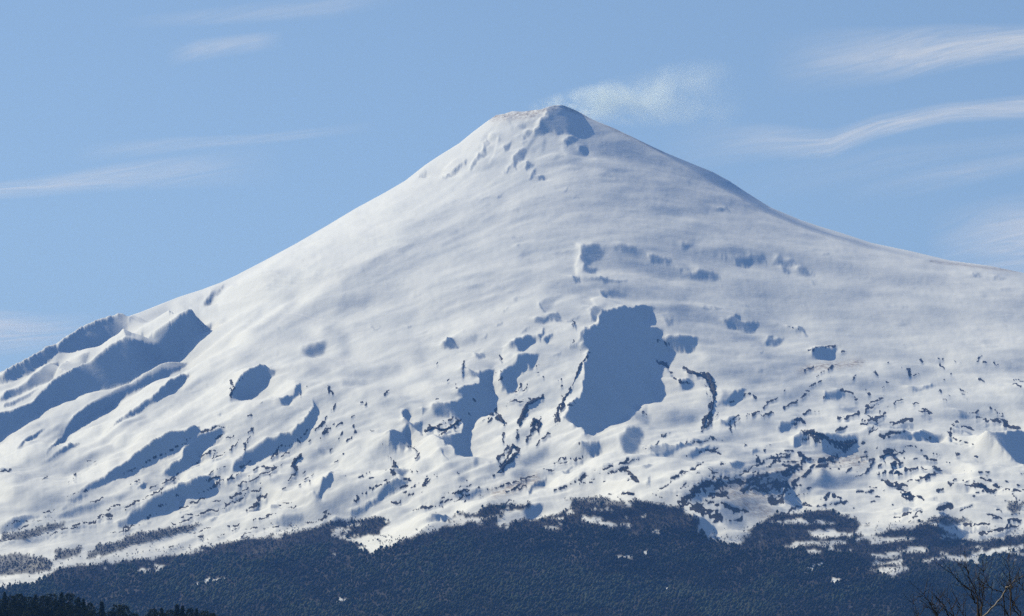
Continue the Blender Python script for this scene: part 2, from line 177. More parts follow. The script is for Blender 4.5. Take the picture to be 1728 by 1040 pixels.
# bare lava rock: (width px, line)
RK = []
def rk(reg, w, *ss):
    for s in ss: RK.append((w, src(reg, s)))
rk('A',4,'1160 490 1172 515 1155 560','1640 510 1655 545 1680 562','1605 760 1620 730 1650 700 1660 690','1580 730 1610 700 1650 650 1690 600')
rk('A',2,'1205 490 1222 460','1495 570 1525 520 1540 515','1630 495 1640 515','1240 660 1265 650','1300 600 1320 590','1240 750 1275 710','1150 770 1165 760','930 800 950 770','1480 790 1500 770','1430 820 1450 805')
rk('D',4,'1075 345 1100 345','1370 240 1400 205 1440 180','1460 285 1480 260 1510 230','1280 300 1320 280','620 510 650 480 690 465','1600 150 1620 120 1650 95','1285 460 1330 435','1245 500 1290 480','1620 520 1650 505','740 550 780 525','1470 285 1490 300')
rk('D',2.2,'1090 245 1150 205 1190 180 1210 150','1000 240 1060 210 1100 200','1030 410 1090 370 1150 345 1210 320','1200 390 1280 350 1360 310 1400 290 1440 270','920 560 1000 530 1080 510 1140 480 1200 460','990 430 1040 405 1100 375',
 '1160 445 1250 400','1200 455 1260 420 1310 400','1440 360 1460 330 1490 310','1505 380 1540 350 1570 330','1270 560 1310 545 1390 520','1530 575 1580 565 1630 540 1660 525','1320 605 1350 590 1400 590','1490 170 1540 100 1600 90',
 '1680 80 1723 70','1690 160 1723 120','1650 215 1670 200','340 375 370 350','220 355 230 345','380 330 390 322','440 265 470 262','620 330 700 300 750 260 800 230 900 180 950 150','0 320 60 300','0 660 100 640 200 630 300 600 400 570 570 545',
 '540 520 560 500 600 485','690 460 750 430 830 400','750 400 860 350 900 330','330 440 390 415 430 415','220 525 280 505','350 550 370 540','250 640 400 580 500 560','700 570 740 550','770 500 830 480','900 500 960 480 1030 450','860 580 930 560',
 '1040 330 1080 305 1130 285','1200 300 1230 270 1270 255','1150 580 1200 570','1160 600 1190 590','1100 640 1130 625','1210 640 1260 620','1230 200 1260 120 1280 80','1130 150 1170 130','1010 115 1080 95 1150 85','1080 150 1120 135',
 '1410 480 1460 470','1440 500 1490 485','1500 180 1480 160','1300 385 1315 375','1520 320 1530 310','1100 205 1060 250','960 290 1010 260','850 370 900 340','520 450 450 460','30 590 80 570 160 560','1360 330 1380 290','1490 240 1510 230','1545 175 1560 165',
 '1415 250 1430 230 1450 215','1000 640 1020 635','850 690 880 685','380 830 400 820')
rk('B',3,'600 690 595 730','785 660 795 670','770 750 795 730','775 785 790 770','655 860 660 880','560 795 570 810','1090 770 1092 805','1155 790 1130 830 1105 880 1080 920 1060 960 1060 1000','1220 650 1185 690 1165 740','460 865 480 870','200 840 220 832')
rk('B',4.5,'1600 695 1640 730 1665 770 1723 790','730 985 750 940','770 960 800 990','870 1030 890 970 920 900 1000 860','940 1000 960 970 985 990','1070 950 1100 900','410 1030 450 1010 500 990 575 975')
rk('B',2,'450 710 470 690','520 770 530 760','80 890 100 882','110 900 120 890','40 970 60 960','50 1030 55 1010','960 700 970 710','960 740 975 740','1000 770 1000 760','870 840 890 800','900 830 930 790','820 910 860 870','930 780 940 770','1060 770 1065 775',
 '1100 850 1105 870','1150 880 1160 890','700 985 720 970','800 1000 820 990','1130 600 1150 580','1180 610 1190 620','1160 520 1155 490','640 960 600 930','1120 910 1150 900','1240 640 1225 635','1575 575 1640 600','1580 690 1590 710','140 1030 145 1028','930 870 900 880 830 880')
rk('E',5,'770 10 800 70','730 60 750 20','870 150 885 60 920 10','940 110 960 60 985 80','790 290 830 270 880 210 850 175','1070 60 1080 20','490 130 530 90','560 90 580 60','240 320 260 270','405 380 430 345','1400 300 1440 330 1480 370','1405 425 1450 430','980 60 970 100')
rk('E',3.2,'40 470 100 430 160 390 240 362','800 170 795 110','920 165 940 110','960 175 1020 122','820 415 900 370 940 335','880 400 900 390','760 400 900 350 1000 310 1050 300','760 325 800 300 780 250 830 180','1180 350 1260 310 1340 290 1440 265 1490 260','330 180 370 205 365 250',
 '245 465 285 470','700 350 715 345','545 420 560 415 680 402 740 402','500 465 560 450 640 435','1590 400 1640 370 1660 345 1700 325','1650 340 1700 320','50 90 55 120 40 140 20 165','1060 410 1130 385 1190 350','1330 325 1390 300 1420 290','500 470 460 490 390 500','660 410 500 425')
rk('E',2,'140 110 150 105','205 180 210 175','85 190 88 205','125 210 128 215','220 235 225 240','235 250 240 255','260 255 262 262','370 310 375 318','340 320 350 325','40 40 55 35','870 120 850 110','680 440 700 440','350 515 400 500 500 490','460 525 470 520','840 460 800 480 720 500',
 '1200 370 1310 370','1180 380 1260 350','1320 430 1340 430','1370 445 1390 450','1600 440 1550 420','1690 400 1723 380','1570 180 1580 165','1600 140 1640 120','1110 240 1060 270','580 320 590 325','1090 150 1110 152','1310 130 1320 125','1175 170 1180 175','1480 215 1540 195','890 190 900 195','1230 320 1200 330','1500 20 1510 30','1090 275 1130 255 1200 250')
rk('C',8,'100 750 130 760 150 800 160 850','140 1000 150 900 165 860'); rk('C',4,'10 710 50 740 80 750','100 1030 110 980 140 940 150 900','120 810 130 850','355 850 380 870','1100 710 1140 725','1130 730 1145 760','560 990 600 970 620 990','620 940 650 928')
rk('C',3,'320 855 350 850','240 890 260 880','670 775 700 740 760 710','650 805 680 790 700 780','510 920 570 890 620 850 635 835','330 960 400 930 440 890 480 865','420 945 450 940','800 825 840 840 880 870','1150 750 1190 755','925 910 940 890 1010 860','930 910 970 910','1060 890 1110 880',
 '650 630 680 620 730 610 770 610','960 740 980 755','840 790 880 760','1300 700 1315 720','1280 668 1310 680','1375 695 1400 690','1200 682 1220 685','1640 800 1680 795 1700 805','1480 960 1550 980 1600 975 1650 1000 1700 1010','1550 920 1620 960','900 1000 940 980 1000 960 1020 950',
 '1050 990 1080 1000 1150 970','780 975 830 965 880 950','770 1025 825 1015','940 1030 970 1000 990 980','1390 810 1430 835','1400 840 1435 865','930 820 950 850','1310 775 1325 785','1350 1020 1360 1005','1290 830 1300 840')
rk('C',2,'690 720 700 715','740 765 745 762','620 720 660 712','510 830 520 825','160 960 180 950 190 935','270 1000 300 970','320 960 330 945','700 870 720 860','800 630 815 635','890 680 895 683','1030 692 1040 693','1260 735 1270 738','1350 740 1355 742','1660 775 1710 785','1500 665 1480 680',
 '1310 880 1330 880','1180 930 1240 945','1170 895 1195 905','1000 810 1010 805','1030 785 1035 788','680 940 700 935','990 940 1010 920 1030 900','1340 850 1350 860','530 510 560 515 600 525','1360 990 1390 985','1520 690 1590 700','1430 1010 1450 1020','940 960 920 930 980 900','1490 775 1510 775','240 1000 250 1035')
rk('F',8,'640 120 680 130 740 160 800 180 870 165','620 150 660 140','1300 500 1340 490','1470 385 1520 390','1000 240 1040 215','1060 280 1100 275','1060 325 1095 322','1110 430 1170 440','780 200 840 205')
rk('F',4.5,'600 100 630 130 690 170','1000 140 1060 125 1140 110','1055 85 1100 60 1150 50','780 60 830 40 880 30','560 80 590 50','770 105 825 92','910 60 960 50 1010 40','900 245 930 235','940 300 960 270 970 250','990 280 1010 270','990 325 1020 315','1010 360 1070 380 1140 380',
 '1080 400 1140 420 1210 450','1480 40 1540 60 1600 70 1690 95','375 240 380 275','415 210 440 180','560 375 700 260 790 240','1340 140 1360 90','1620 410 1700 415','1460 440 1520 410 1580 415','1520 520 1580 540','1250 570 1300 560','1300 555 1340 570 1380 600','1420 570 1480 580 1550 570','1640 560 1717 560','1620 590 1650 560','10 470 60 430 120 385 210 368','880 415 950 420','370 420 420 400 500 380','440 460 500 460','120 460 180 480','270 510 340 520','160 550 200 530','800 460 760 430 720 440')
rk('F',2.6,'620 15 650 5','940 130 970 100 990 90','270 350 310 320 360 290 420 250 540 230','420 290 480 260 540 235','320 185 335 190','110 115 130 60 150 20','0 330 60 300 110 275','130 305 170 320','380 20 330 30','1115 180 1180 188','1370 150 1480 180','1380 225 1392 230','1470 235 1480 245','1400 90 1450 90 1460 100',
 '1110 210 1130 245 1060 200','1120 300 1180 300','850 348 900 325 940 310','830 320 850 290','980 200 990 190','1140 355 1200 350 1250 330','1190 360 1240 345','1490 320 1560 310','1520 345 1540 355','1620 465 1680 465','700 460 760 430','690 490 750 480 830 470','1060 540 1110 520 1150 515','1200 520 1160 540','940 400 980 395','1270 405 1310 400','1370 350 1350 380','600 480 680 490','620 475 560 500 500 520',
 '80 325 95 320','190 270 210 275','20 170 100 165 200 150','150 150 180 148','520 215 545 208','740 250 760 270 790 260','1500 10 1440 20','1200 150 1240 152','1190 5 1250 20','130 210 200 225','80 225 180 200','290 30 250 80','400 30 460 20','430 30 450 20','570 400 460 440','40 500 100 500 130 520','180 400 240 450','330 400 400 340','460 410 530 330','1390 510 1460 480','1580 500 1620 540','1330 370 1350 378','1420 360 1440 362','1560 380 1600 390','1640 530 1700 525','1690 505 1717 500','1600 560 1560 550')
rk('G',2,'590 355 600 340','870 355 880 358','905 480 910 485')


rk('F',15,'0 475 40 432 90 395 150 375 210 368'); rk('F',20,'375 405 430 402 500 378'); rk('F',13,'440 455 500 452','495 335 560 302 605 280','60 482 110 505 140 532 190 545')
rk('F',7,'300 412 340 380 400 345','130 432 220 435','200 470 250 500 330 520','640 560 700 545 760 560','250 370 330 360 420 335'); rk('F',5,'560 210 600 235 660 255','230 560 300 545','1230 600 1290 630 1350 655','1500 620 1600 600 1690 590')
rk('D',2,'60 600 150 585','170 560 260 545','480 545 560 530','620 600 700 585','760 470 850 440','880 440 960 420','1010 370 1090 340','1120 360 1180 345','640 380 700 360','500 560 560 550','860 610 960 590','960 620 1060 600','1240 600 1320 585','560 620 650 605','1060 470 1110 455','900 540 960 525')

# woodland: outlines in full photo pixels
def pts(s):
    v = [float(t) for t in s.replace(',', ' ').split()]
    return [(v[i], v[i+1]) for i in range(0, len(v), 2)]
FOREST_EDGE = pts('-288 1010 0 993 25 994 45 988 60 981 80 967 110 958 150 956 200 948 250 942 300 932 360 920 420 910 480 900 540 888 580 880 620 876 650 870 660 885 640 905 620 915 610 930 625 935 650 925 690 908 740 892 760 872 800 864 840 855 880 846 905 848 870 862 850 872 860 880 890 878 930 870 950 858 975 845 1005 850 1030 852 1045 848 1075 842 1105 850 1130 856 1150 855 1172 872 1180 896 1195 908 1220 918 1250 917 1270 890 1300 872 1350 860 1400 862 1440 872 1465 885 1440 900 1475 905 1520 885 1560 880 1600 905 1650 915 1728 900 2016 860 2016 1260 -288 1260')
SNOW_GAPS = [pts(s) for s in ('322 988 340 982 362 977 378 975 380 978 350 986 330 990','600 925 625 915 640 912 615 930','1360 898 1400 893 1440 898 1420 905 1370 906','1385 912 1430 913 1425 918 1390 917',
 '1350 960 1375 953 1392 948 1385 958 1360 964','1465 962 1500 963 1528 958 1522 968 1505 975 1490 967','1080 930 1095 928 1092 938 1084 934','1040 940 1070 937 1050 944','1580 940 1640 935 1728 918 1728 925 1690 934 1655 945 1650 955 1640 948 1610 946',
 '1595 895 1650 890 1700 880 1728 885 1728 900 1660 912 1610 905','1545 945 1600 942 1580 948','880 872 920 862 960 850 965 856 930 870 895 880','985 870 1015 872 1005 885 990 880','560 1013 590 1010 580 1017','1110 995 1135 994 1130 998','1405 975 1420 978 1408 990','840 880 880 872 860 888 845 892',
 '1660 928 1728 921 1728 926 1670 934','1300 880 1340 878 1410 882 1400 885 1320 884')]
GROVES = [pts(s) for s in ('0 905 50 893 110 882 108 888 60 905 0 915','140 945 160 925 215 908 222 903 300 888 340 885 300 905 225 920 190 935 160 942','-288 960 0 938 40 935 90 948 85 960 40 968 0 972 -288 990','90 930 140 925 130 940 95 945','1700 850 1728 848 1728 860 1705 862','1560 880 1600 872 1640 880 1600 890',
 '950 845 1000 840 1060 845 1060 860 1000 856','225 905 270 895 260 912 226 918')]
BARE_BAND = pts('-288 1000 100 975 300 950 500 925 620 930 700 925 800 900 900 900 1000 895 1100 900 1170 905 1230 925 1300 915 1400 940 1500 960 1600 950 1728 945 2016 940')

# ---------------------------------------------------------------- relief: depth along each sight line, found from how each face meets the sun
def poly_mask(us, vs, poly):
    """even-odd fill sampled on the lattice us x vs (returns slice and mask)"""
    P = np.array(poly); h = us[1]-us[0]
    i0 = max(int((P[:,0].min()-us[0])/h)-1, 0); i1 = min(int((P[:,0].max()-us[0])/h)+2, len(us))
    j0 = max(int((P[:,1].min()-vs[0])/h)-1, 0); j1 = min(int((P[:,1].max()-vs[0])/h)+2, len(vs))
    if i1 <= i0 or j1 <= j0: return None, None
    X, Y = np.meshgrid(us[i0:i1], vs[j0:j1]); m = np.zeros(X.shape, bool)
    n = len(P)
    for k in range(n):
        x1, y1 = P[k]; x2, y2 = P[(k+1) % n]
        if y1 == y2: continue
        c = ((Y >= y1) != (Y >= y2)) & (X < x1 + (Y-y1)*(x2-x1)/(y2-y1))
        m ^= c
    return (slice(j0,j1), slice(i0,i1)), m
def blur(a, s):
    if s <= .3: return a
    r = int(math.ceil(s*2.6)); k = np.exp(-.5*(np.arange(-r,r+1)/s)**2); k /= k.sum()
    for ax in (0,1):
        pad = [(0,0),(0,0)]; pad[ax] = (r,r); b = np.pad(a, pad, mode='edge'); o = np.zeros_like(a)
        for q, w in enumerate(k):
            sl = [slice(None)]*2; sl[ax] = slice(q, q+a.shape[ax]); o += w*b[tuple(sl)]
        a = o
    return a
def fblur(a, s):
    f = np.fft.rfft2(a); ky = np.fft.fftfreq(a.shape[0])[:,None]; kx = np.fft.rfftfreq(a.shape[1])[None]
    return np.fft.irfft2(f*np.exp(-2*(math.pi*s)**2*(kx*kx+ky*ky)), s=a.shape)
def noise2(shape, scale, seed):
    r = np.random.RandomState(seed).randn(*shape); n = fblur(r, scale); return n/(n.std()+1e-9)
def anis(shape, sx, sy, seed):
    f = np.fft.rfft2(np.random.RandomState(seed).randn(*shape)); ky = np.fft.fftfreq(shape[0])[:,None]; kx = np.fft.rfftfreq(shape[1])[None]
    n = np.fft.irfft2(f*np.exp(-2*math.pi**2*((sx*kx)**2+(sy*ky)**2)), s=shape); return n/n.std()
def stroke_max(us, vs, lines, out, prof):
    """out = max(out, prof(dist/width)) along polylines; prof gets distance in px and width"""
    h = us[1]-us[0]
    for w, L in lines:
        for (x1,y1),(x2,y2) in zip(L[:-1], L[1:]):
            m = w*3+2
            i0 = max(int((min(x1,x2)-m-us[0])/h),0); i1 = min(int((max(x1,x2)+m-us[0])/h)+2,len(us))
            j0 = max(int((min(y1,y2)-m-vs[0])/h),0); j1 = min(int((max(y1,y2)+m-vs[0])/h)+2,len(vs))
            if i1<=i0 or j1<=j0: continue
            X, Y = np.meshgrid(us[i0:i1], vs[j0:j1]); dx, dy = x2-x1, y2-y1; L2 = dx*dx+dy*dy+1e-9
            t = np.clip(((X-x1)*dx+(Y-y1)*dy)/L2, 0, 1); d = np.hypot(X-x1-t*dx, Y-y1-t*dy)
            s = (slice(j0,j1), slice(i0,i1)); out[s] = np.maximum(out[s], prof(d, w))
    return out

def lattice(h):
    return -288 + h*np.arange(int(2304/h)), 100 + h*np.arange(int(1152/h))
SKY = np.array(SKYLINE, float)
def skyline(u): return np.interp(u, SKY[:,0], SKY[:,1])
def base_depth(us, vs):
    vv = np.arange(160, 1300.)
    q = np.interp(vv, [160,240,300,450,600,750,850,900,960,1040,1120,1250], [.78,.62,.54,.455,.40,.34,.29,.24,.165,.12,.08,.05])
    R = Y_AXIS - 120.; rr = []
    for v, qq in zip(vv, q):
        rr.append(Y_AXIS - R); R -= (R/F_PX)/max(qq - (V_HOR-v)/F_PX, .035)
    rf = np.interp(vs, vv, rr)[:,None]
    k = SKY[:,0] < 930; a = SKY[k]; b = SKY[~k][3:]
    av = np.maximum.accumulate(a[::-1,1]) + np.arange(len(a))*1e-3
    uL = np.interp(vs, np.append(av, 1300), np.append(a[::-1,0], -1500)); uR = np.interp(vs, np.append(b[:,1], 1300), np.append(b[:,0], 3600))
    uc = 930.; U = us[None,:]
    s = np.where(U < uc, (uc-U)/np.maximum(uc-uL, 40)[:,None], (U-uc)/np.maximum(uR-uc, 40)[:,None])
    s = np.minimum(s, 1.0)
    wid = np.where(U < uc, 1.0, 1.0)
    f_ = (np.sqrt(1.22-s*s)-.45)/.6545; A_ = LEFT_A*np.clip((vs[:,None]-380)/220., 0, 1)*(U < uc) + RIGHT_A*np.clip((vs[:,None]-380)/220., 0, 1)*(U >= uc)       # both flanks shaped nearer so their mean slope suits the wanted sun angle
    return Y_AXIS - rf*(f_*(1-A_)+A_)

def sun_target(us, vs):
    h = us[1]-us[0]; X, Y = np.meshgrid(us, vs)
    num = np.zeros(X.shape); den = num + 1e-12
    for x, y, b in OPEN:
        w = np.exp(-((X-x)**2+(Y-y)**2*1.6)/(2*75.**2)) + 1e-7/(1+((X-x)**2+(Y-y)**2)/1e5)
        num += w*b; den = den + w
    B = num/den
    # drift texture, combed along the fall of the wind-packed snow
    ang_pts = [(150,650,-30),(400,600,-32),(600,500,-22),(800,450,-18),(860,250,-50),(1000,300,8),(1200,350,14),(1000,480,-5),(1200,480,12),(1500,500,9),(1700,600,6),(1300,650,-8),(900,650,-40),(700,720,-15),
               (1100,780,-12),(1400,750,-5),(1650,800,2),(300,850,-20),(600,850,-22),(900,820,-16),(500,700,-30),(100,900,-12)]
    n_ = np.zeros(X.shape); d_ = n_ + 1e-12
    for x, y, g in ang_pts:
        w = np.exp(-((X-x)**2+(Y-y)**2)/(2*110.**2)) + 1e-8; n_ += w*g; d_ = d_ + w
    an = np.radians(n_/d_); cx, sy = np.cos(an), np.sin(an)
    def comb(scale, seed, steps, stride):
        n = noise2(X.shape, scale/h, seed); acc = n.copy(); J, I = np.mgrid[0:X.shape[0], 0:X.shape[1]].astype(float)
        for sg in (1,-1):
            pi, pj = I.copy(), J.copy()
            for _ in range(steps):
                ii = np.clip(pi,0,X.shape[1]-1).astype(int); jj = np.clip(pj,0,X.shape[0]-1).astype(int)
                pi += sg*stride/h*cx[jj,ii]; pj += sg*stride/h*sy[jj,ii]
                acc += n[np.clip(pj,0,X.shape[0]-1).astype(int), np.clip(pi,0,X.shape[1]-1).astype(int)]
        return acc/acc.std()
    c1 = comb(5.0, 3, 7, 6.0); c2 = comb(2.2, 5, 7, 3.0); c3 = comb(12.0, 9, 6, 14.0)
    low = np.clip((Y-560-np.clip((X-900)*-.05,-60,60))/220., 0, 1)      # rougher ground low down
    cf = comb(1.2, 14, 6, 1.8); cr = comb(1.3, 61, 4, 1.6)
    mid = np.clip((Y-330)/150., 0, 1)
    B = B*.95 + .024*c1*(1+2.3*low) + .032*c2*(1+1.5*low) + .018*cf*(1+1.5*low) + .026*c3*(1+2.0*low) - .20*np.clip(c2*.8+c1*.5-1.7, 0, 1.5)*(.25+.75*mid) - .10*np.clip(cf-1.6, 0, 1.5)*(.4+mid) + .012*noise2(X.shape, 2.0/h, 21)
    for k, w, L in ST:
        m = stroke_max(us, vs, [(w, L)], np.zeros(X.shape), lambda d, w: np.exp(-.5*(d/(w*.8))**2)); B = B + k*m
    B = np.clip(B, .12, .97)
    S = np.zeros(X.shape)
    wob = 1.9*noise2(X.shape, 5/h, 31)+.8*noise2(X.shape, 1.6/h, 33), 1.9*noise2(X.shape, 5/h, 32)+.8*noise2(X.shape, 1.6/h, 34)
    for k, soft, P in SH:
        sl, m = poly_mask(us, vs, P)
        if sl is None: continue
        e = int(math.ceil(soft*2/h)); big = np.pad(m.astype(float), e)
        big = blur(big, soft*.55/h)
        j0, i0 = sl[0].start-e, sl[1].start-e
        ja, ia = max(j0,0), max(i0,0); jb, ib = min(j0+big.shape[0], S.shape[0]), min(i0+big.shape[1], S.shape[1])
        S[ja:jb, ia:ib] = np.maximum(S[ja:jb, ia:ib], k*big[ja-j0:jb-j0, ia-i0:ib-i0])
    wl_ = .35+.65*np.clip((X-330)/300., 0, 1); wob = wob[0]*wl_, wob[1]*wl_
    # wobble the outlines
    J, I = np.mgrid[0:X.shape[0], 0:X.shape[1]]
    S = S[np.clip(J+np.rint(wob[0]/h).astype(int),0,X.shape[0]-1), np.clip(I+np.rint(wob[1]/h).astype(int),0,X.shape[1]-1)]
    for off, am in ((2.5, .16), (7., .12)):                              # bright rims shaped in on the sunny side of each drop
        Sb = fblur(S, off*.5/h); k_ = max(int(round(off/h)), 1); B = B + am*np.clip(np.roll(np.roll(Sb, -k_, 1), -max(int(k_*.7), 1), 0) - Sb, 0, 1)
    B = np.clip(B, .1, .97)
    R = stroke_max(us, vs, RK, np.zeros(X.shape), lambda d, w: np.clip(1.25-d/(w*.68), 0, 1))
    wr = noise2(X.shape, 2.2/h, 43)*1.3 + noise2(X.shape, 7/h, 44)*1.0, noise2(X.shape, 2.2/h, 45)*1.3 + noise2(X.shape, 7/h, 46)*1.0
    J, I = np.mgrid[0:X.shape[0], 0:X.shape[1]]
    R = R[np.clip(J+np.rint(wr[0]/h).astype(int),0,X.shape[0]-1), np.clip(I+np.rint(wr[1]/h).astype(int),0,X.shape[1]-1)]
    jag = noise2(X.shape, 1.2/h, 41)*.26 + noise2(X.shape, 3.2/h, 42)*.24 + noise2(X.shape, 9/h, 47)*.08 + .16*cr
    rock = np.clip((R + jag*(R>0.02) - .50)/.22, 0, 1)
    # small rubble over the lower slopes
    dens = np.exp(-((Y-(815-.0*X))/75.)**2)*np.clip((X-200)/400.,.1,1) * (1-.55*np.exp(-((X-900)/120.)**2))
    dens = np.maximum(dens, .9*np.exp(-((Y-770)/90.)**2-((X-1480)/260.)**2)); dens = np.maximum(dens, .6*np.exp(-((Y-800)/60.)**2-((X-500)/160.)**2))
    rub = comb(1.3, 51, 3, 1.6) + .8*comb(8., 52, 3, 8.)
    rock = np.maximum(rock, np.clip((rub*dens - 2.0)/.35, 0, 1)*(Y < 905)*(Y>600))
    T = B*(1-np.clip(S,0,1)) + S*(-.035-.03*np.clip((440-X)/100.,0,1))
    T = T*(1-.75*rock) + (-.03)*.75*rock
    return T, S, rock

def bil(a, J, I):
    J = np.clip(J, 0, a.shape[0]-1.001); I = np.clip(I, 0, a.shape[1]-1.001); j = J.astype(int); i = I.astype(int); fj, fi = J-j, I-i
    return (a[j,i]*(1-fi)+a[j,i+1]*fi)*(1-fj) + (a[j+1,i]*(1-fi)+a[j+1,i+1]*fi)*fj
def height_solve(h, T, us, vs, eta=None, iters=12, cg=12, L=1400., wc=.14, relax=.7):
    """height to add to the plain cone so that every face meets the sun as surveyed; linear least squares per round"""
    R = base_depth(us, vs); U = (us[None,:]-U_C)/F_PX; t = (V_HOR-vs[:,None])/F_PX; z0 = t*R
    dX = lambda a: np.roll(a,-1,1)-a; dV = lambda a: np.roll(a,-1,0)-a
    dXt = lambda a: np.roll(a,1,1)-a; dVt = lambda a: np.roll(a,1,0)-a
    Ra, Rb = dX(R), dV(R); Ra[:,-1] = Ra[:,-2]; Rb[-1] = Rb[-2]
    Rb = np.minimum(Rb, -R*h/F_PX*.6)
    xa, ya, xb, yb = R*h/F_PX+U*Ra, Ra, U*Rb, Rb; det = xa*yb-ya*xb
    # gradient along (east, north) from lattice differences; then along and across the sun
    ca, sa = math.cos(AZ), math.sin(AZ)
    s1, s2 = -ca, sa; c1, c2 = sa, ca
    Xa, Xb = yb/det, -ya/det; Ya, Yb = -xb/det, xa/det
    Sa, Sb = s1*Xa+s2*Ya, s1*Xb+s2*Yb; Ca, Cb = c1*Xa+c2*Ya, c1*Xb+c2*Yb
    za, zb = dX(z0), dV(z0); za[:,-1] = za[:,-2]; zb[-1] = zb[-2]
    gs0 = Sa*za+Sb*zb; gc0 = Ca*za+Cb*zb
    sky = skyline(us)[None,:]; V = vs[:,None]+0*U
    inside = (V > sky) & (V < 1100) & (us[None,:] > -275) & (us[None,:] < 2000)
    W = inside*1.0; MU = np.where(inside, 1.0/L**2, 1.0/25.**2)
    MU = MU + (1/60.**2)*np.exp(-np.maximum(V-sky,0)/5.)
    forest = np.clip((V-1000)/60., 0, 1); MU = MU + forest/150.**2
    C = wc + .12*np.clip((460-us[None,:])/120., 0, 1)*np.clip((760-V)/60., 0, 1)
    ky = np.fft.fftfreq(R.shape[0])[:,None]; kx = np.fft.rfftfreq(R.shape[1])[None]; ii = inside
    med = lambda a: float(np.median(a[ii]))
    Aa = med(Sa*Sa+wc*Ca*Ca); Ab = med(Sb*Sb+wc*Cb*Cb)
    lap = Aa*(2-2*np.cos(2*np.pi*kx))+Ab*(2-2*np.cos(2*np.pi*ky)) + 1/L**2
    q = np.sqrt(np.maximum((Sa*Sa+Sb*Sb), 1e-12)); dg = 1/np.sqrt(1+MU*L*L*.02)
    M = lambda r: dg*np.fft.irfft2(np.fft.rfft2(dg*r)/lap, s=r.shape)
    def A(e):
        ea, eb = dX(e), dV(e); gs, gc = W*(Sa*ea+Sb*eb), C*(Ca*ea+Cb*eb)
        return dXt(Sa*gs+Ca*gc)+dVt(Sb*gs+Cb*gc)+MU*e
    e = np.zeros(R.shape) if eta is None else eta.copy(); WS = 2.0
    J, I = np.mgrid[0:R.shape[0], 0:R.shape[1]].astype(float); tanE = math.tan(EL)
    ce, se = math.cos(EL), math.sin(EL)
    for it in range(iters):
        es = fblur(e, 5./h); Tk = bil(T, J - es*F_PX/R/h, I)
        ea, eb = dX(e), dV(e); gs = gs0+Sa*ea+Sb*eb; gc = gc0+Ca*ea+Cb*eb
        # slope toward the sun that gives the wanted sun angle, with the cross slope held
        tgt = gs.copy(); nrm = np.sqrt(1+gs*gs+gc*gc)
        for _ in range(3):
            nrm = np.sqrt(1+tgt*tgt+gc*gc); tgt = (se - Tk*nrm)/ce; tgt = np.clip(tgt, -1.2, 1.15)
        tgt = np.where(Tk < 0, np.maximum(tgt, gs), tgt)
        dt = np.clip(tgt-gs0, -1.6, 1.6)
        W = inside*(1.0 + WS*(Tk < .03)); rhs = dXt(Sa*W*dt)+dVt(Sb*W*dt)
        x = e.copy(); r = rhs-A(x); z = M(r); pk = z; rz = (r*z).sum()
        for _ in range(cg):
            Ap = A(pk); al = rz/((pk*Ap).sum()+1e-30); x = x+al*pk; r = r-al*Ap; z = M(r); rz2 = (r*z).sum(); pk = z+rz2/(rz+1e-30)*pk; rz = rz2
        e = e+relax*(x-e)
    return R, z0, e, bil(T, J - e*F_PX/R/h, I), J - e*F_PX/R/h, I
def up2(a, shape):
    J = np.clip((np.arange(shape[0])+.0)/2, 0, a.shape[0]-1.001); I = np.clip((np.arange(shape[1])+.0)/2, 0, a.shape[1]-1.001)
    j = J.astype(int); i = I.astype(int); fj = (J-j)[:,None]; fi = (I-i)[None]
    j1 = np.minimum(j+1, a.shape[0]-1); i1 = np.minimum(i+1, a.shape[1]-1)
    return (a[j][:,i]*(1-fj)+a[j1][:,i]*fj)*(1-fi)+(a[j][:,i1]*(1-fj)+a[j1][:,i1]*fj)*fi
# ---------------------------------------------------------------- scene helpers
def tag(o, label=None, cat=None, group=None, kind=None):
    if label: o['label'] = label
    if cat: o['category'] = cat
    if group: o['group'] = group
    if kind: o['kind'] = kind
    return o
def link(o, parent=None):
    scene.collection.objects.link(o)
    if parent: o.parent = parent
    return o
def np_mesh(name, V, Fq=None, Ft=None, mat=None, parent=None, smooth=False):
    me = bpy.data.meshes.new(name); parts = []
    nq = 0 if Fq is None else len(Fq); nt = 0 if Ft is None else len(Ft)
    me.vertices.add(len(V)); me.vertices.foreach_set('co', np.asarray(V, np.float32).ravel())
    idx = np.concatenate([np.asarray(a, np.int32).ravel() for a in (Fq, Ft) if a is not None and len(a)])
    me.loops.add(len(idx)); me.loops.foreach_set('vertex_index', idx)
    st = np.concatenate([np.arange(nq)*4, nq*4+np.arange(nt)*3]).astype(np.int32)
    me.polygons.add(nq+nt); me.polygons.foreach_set('loop_start', st)
    try: me.polygons.foreach_set('loop_total', np.concatenate([np.full(nq,4),np.full(nt,3)]).astype(np.int32))
    except Exception: pass
    if smooth: me.polygons.foreach_set('use_smooth', np.ones(nq+nt, bool))
    me.update(calc_edges=True)
    if mat: me.materials.append(mat)
    return link(bpy.data.objects.new(name, me), parent)
def attr(o, name, a):
    at = o.data.attributes.new(name, 'FLOAT', 'POINT'); at.data.foreach_set('value', np.asarray(a, np.float32).ravel())
def mat(name):
    m = bpy.data.materials.new(name); m.use_nodes = True; n = m.node_tree.nodes; l = m.node_tree.links
    b = n['Principled BSDF']; b.inputs['Roughness'].default_value = .9; b.inputs['Specular IOR Level'].default_value = .1
    return m, n, l, b
def noise(n, l, scale, vec=None, detail=5, rough=.6):
    t = n.new('ShaderNodeTexNoise'); t.inputs['Scale'].default_value = scale; t.inputs['Detail'].default_value = detail; t.inputs['Roughness'].default_value = rough
    if vec is not None: l.new(vec, t.inputs['Vector'])
    return t
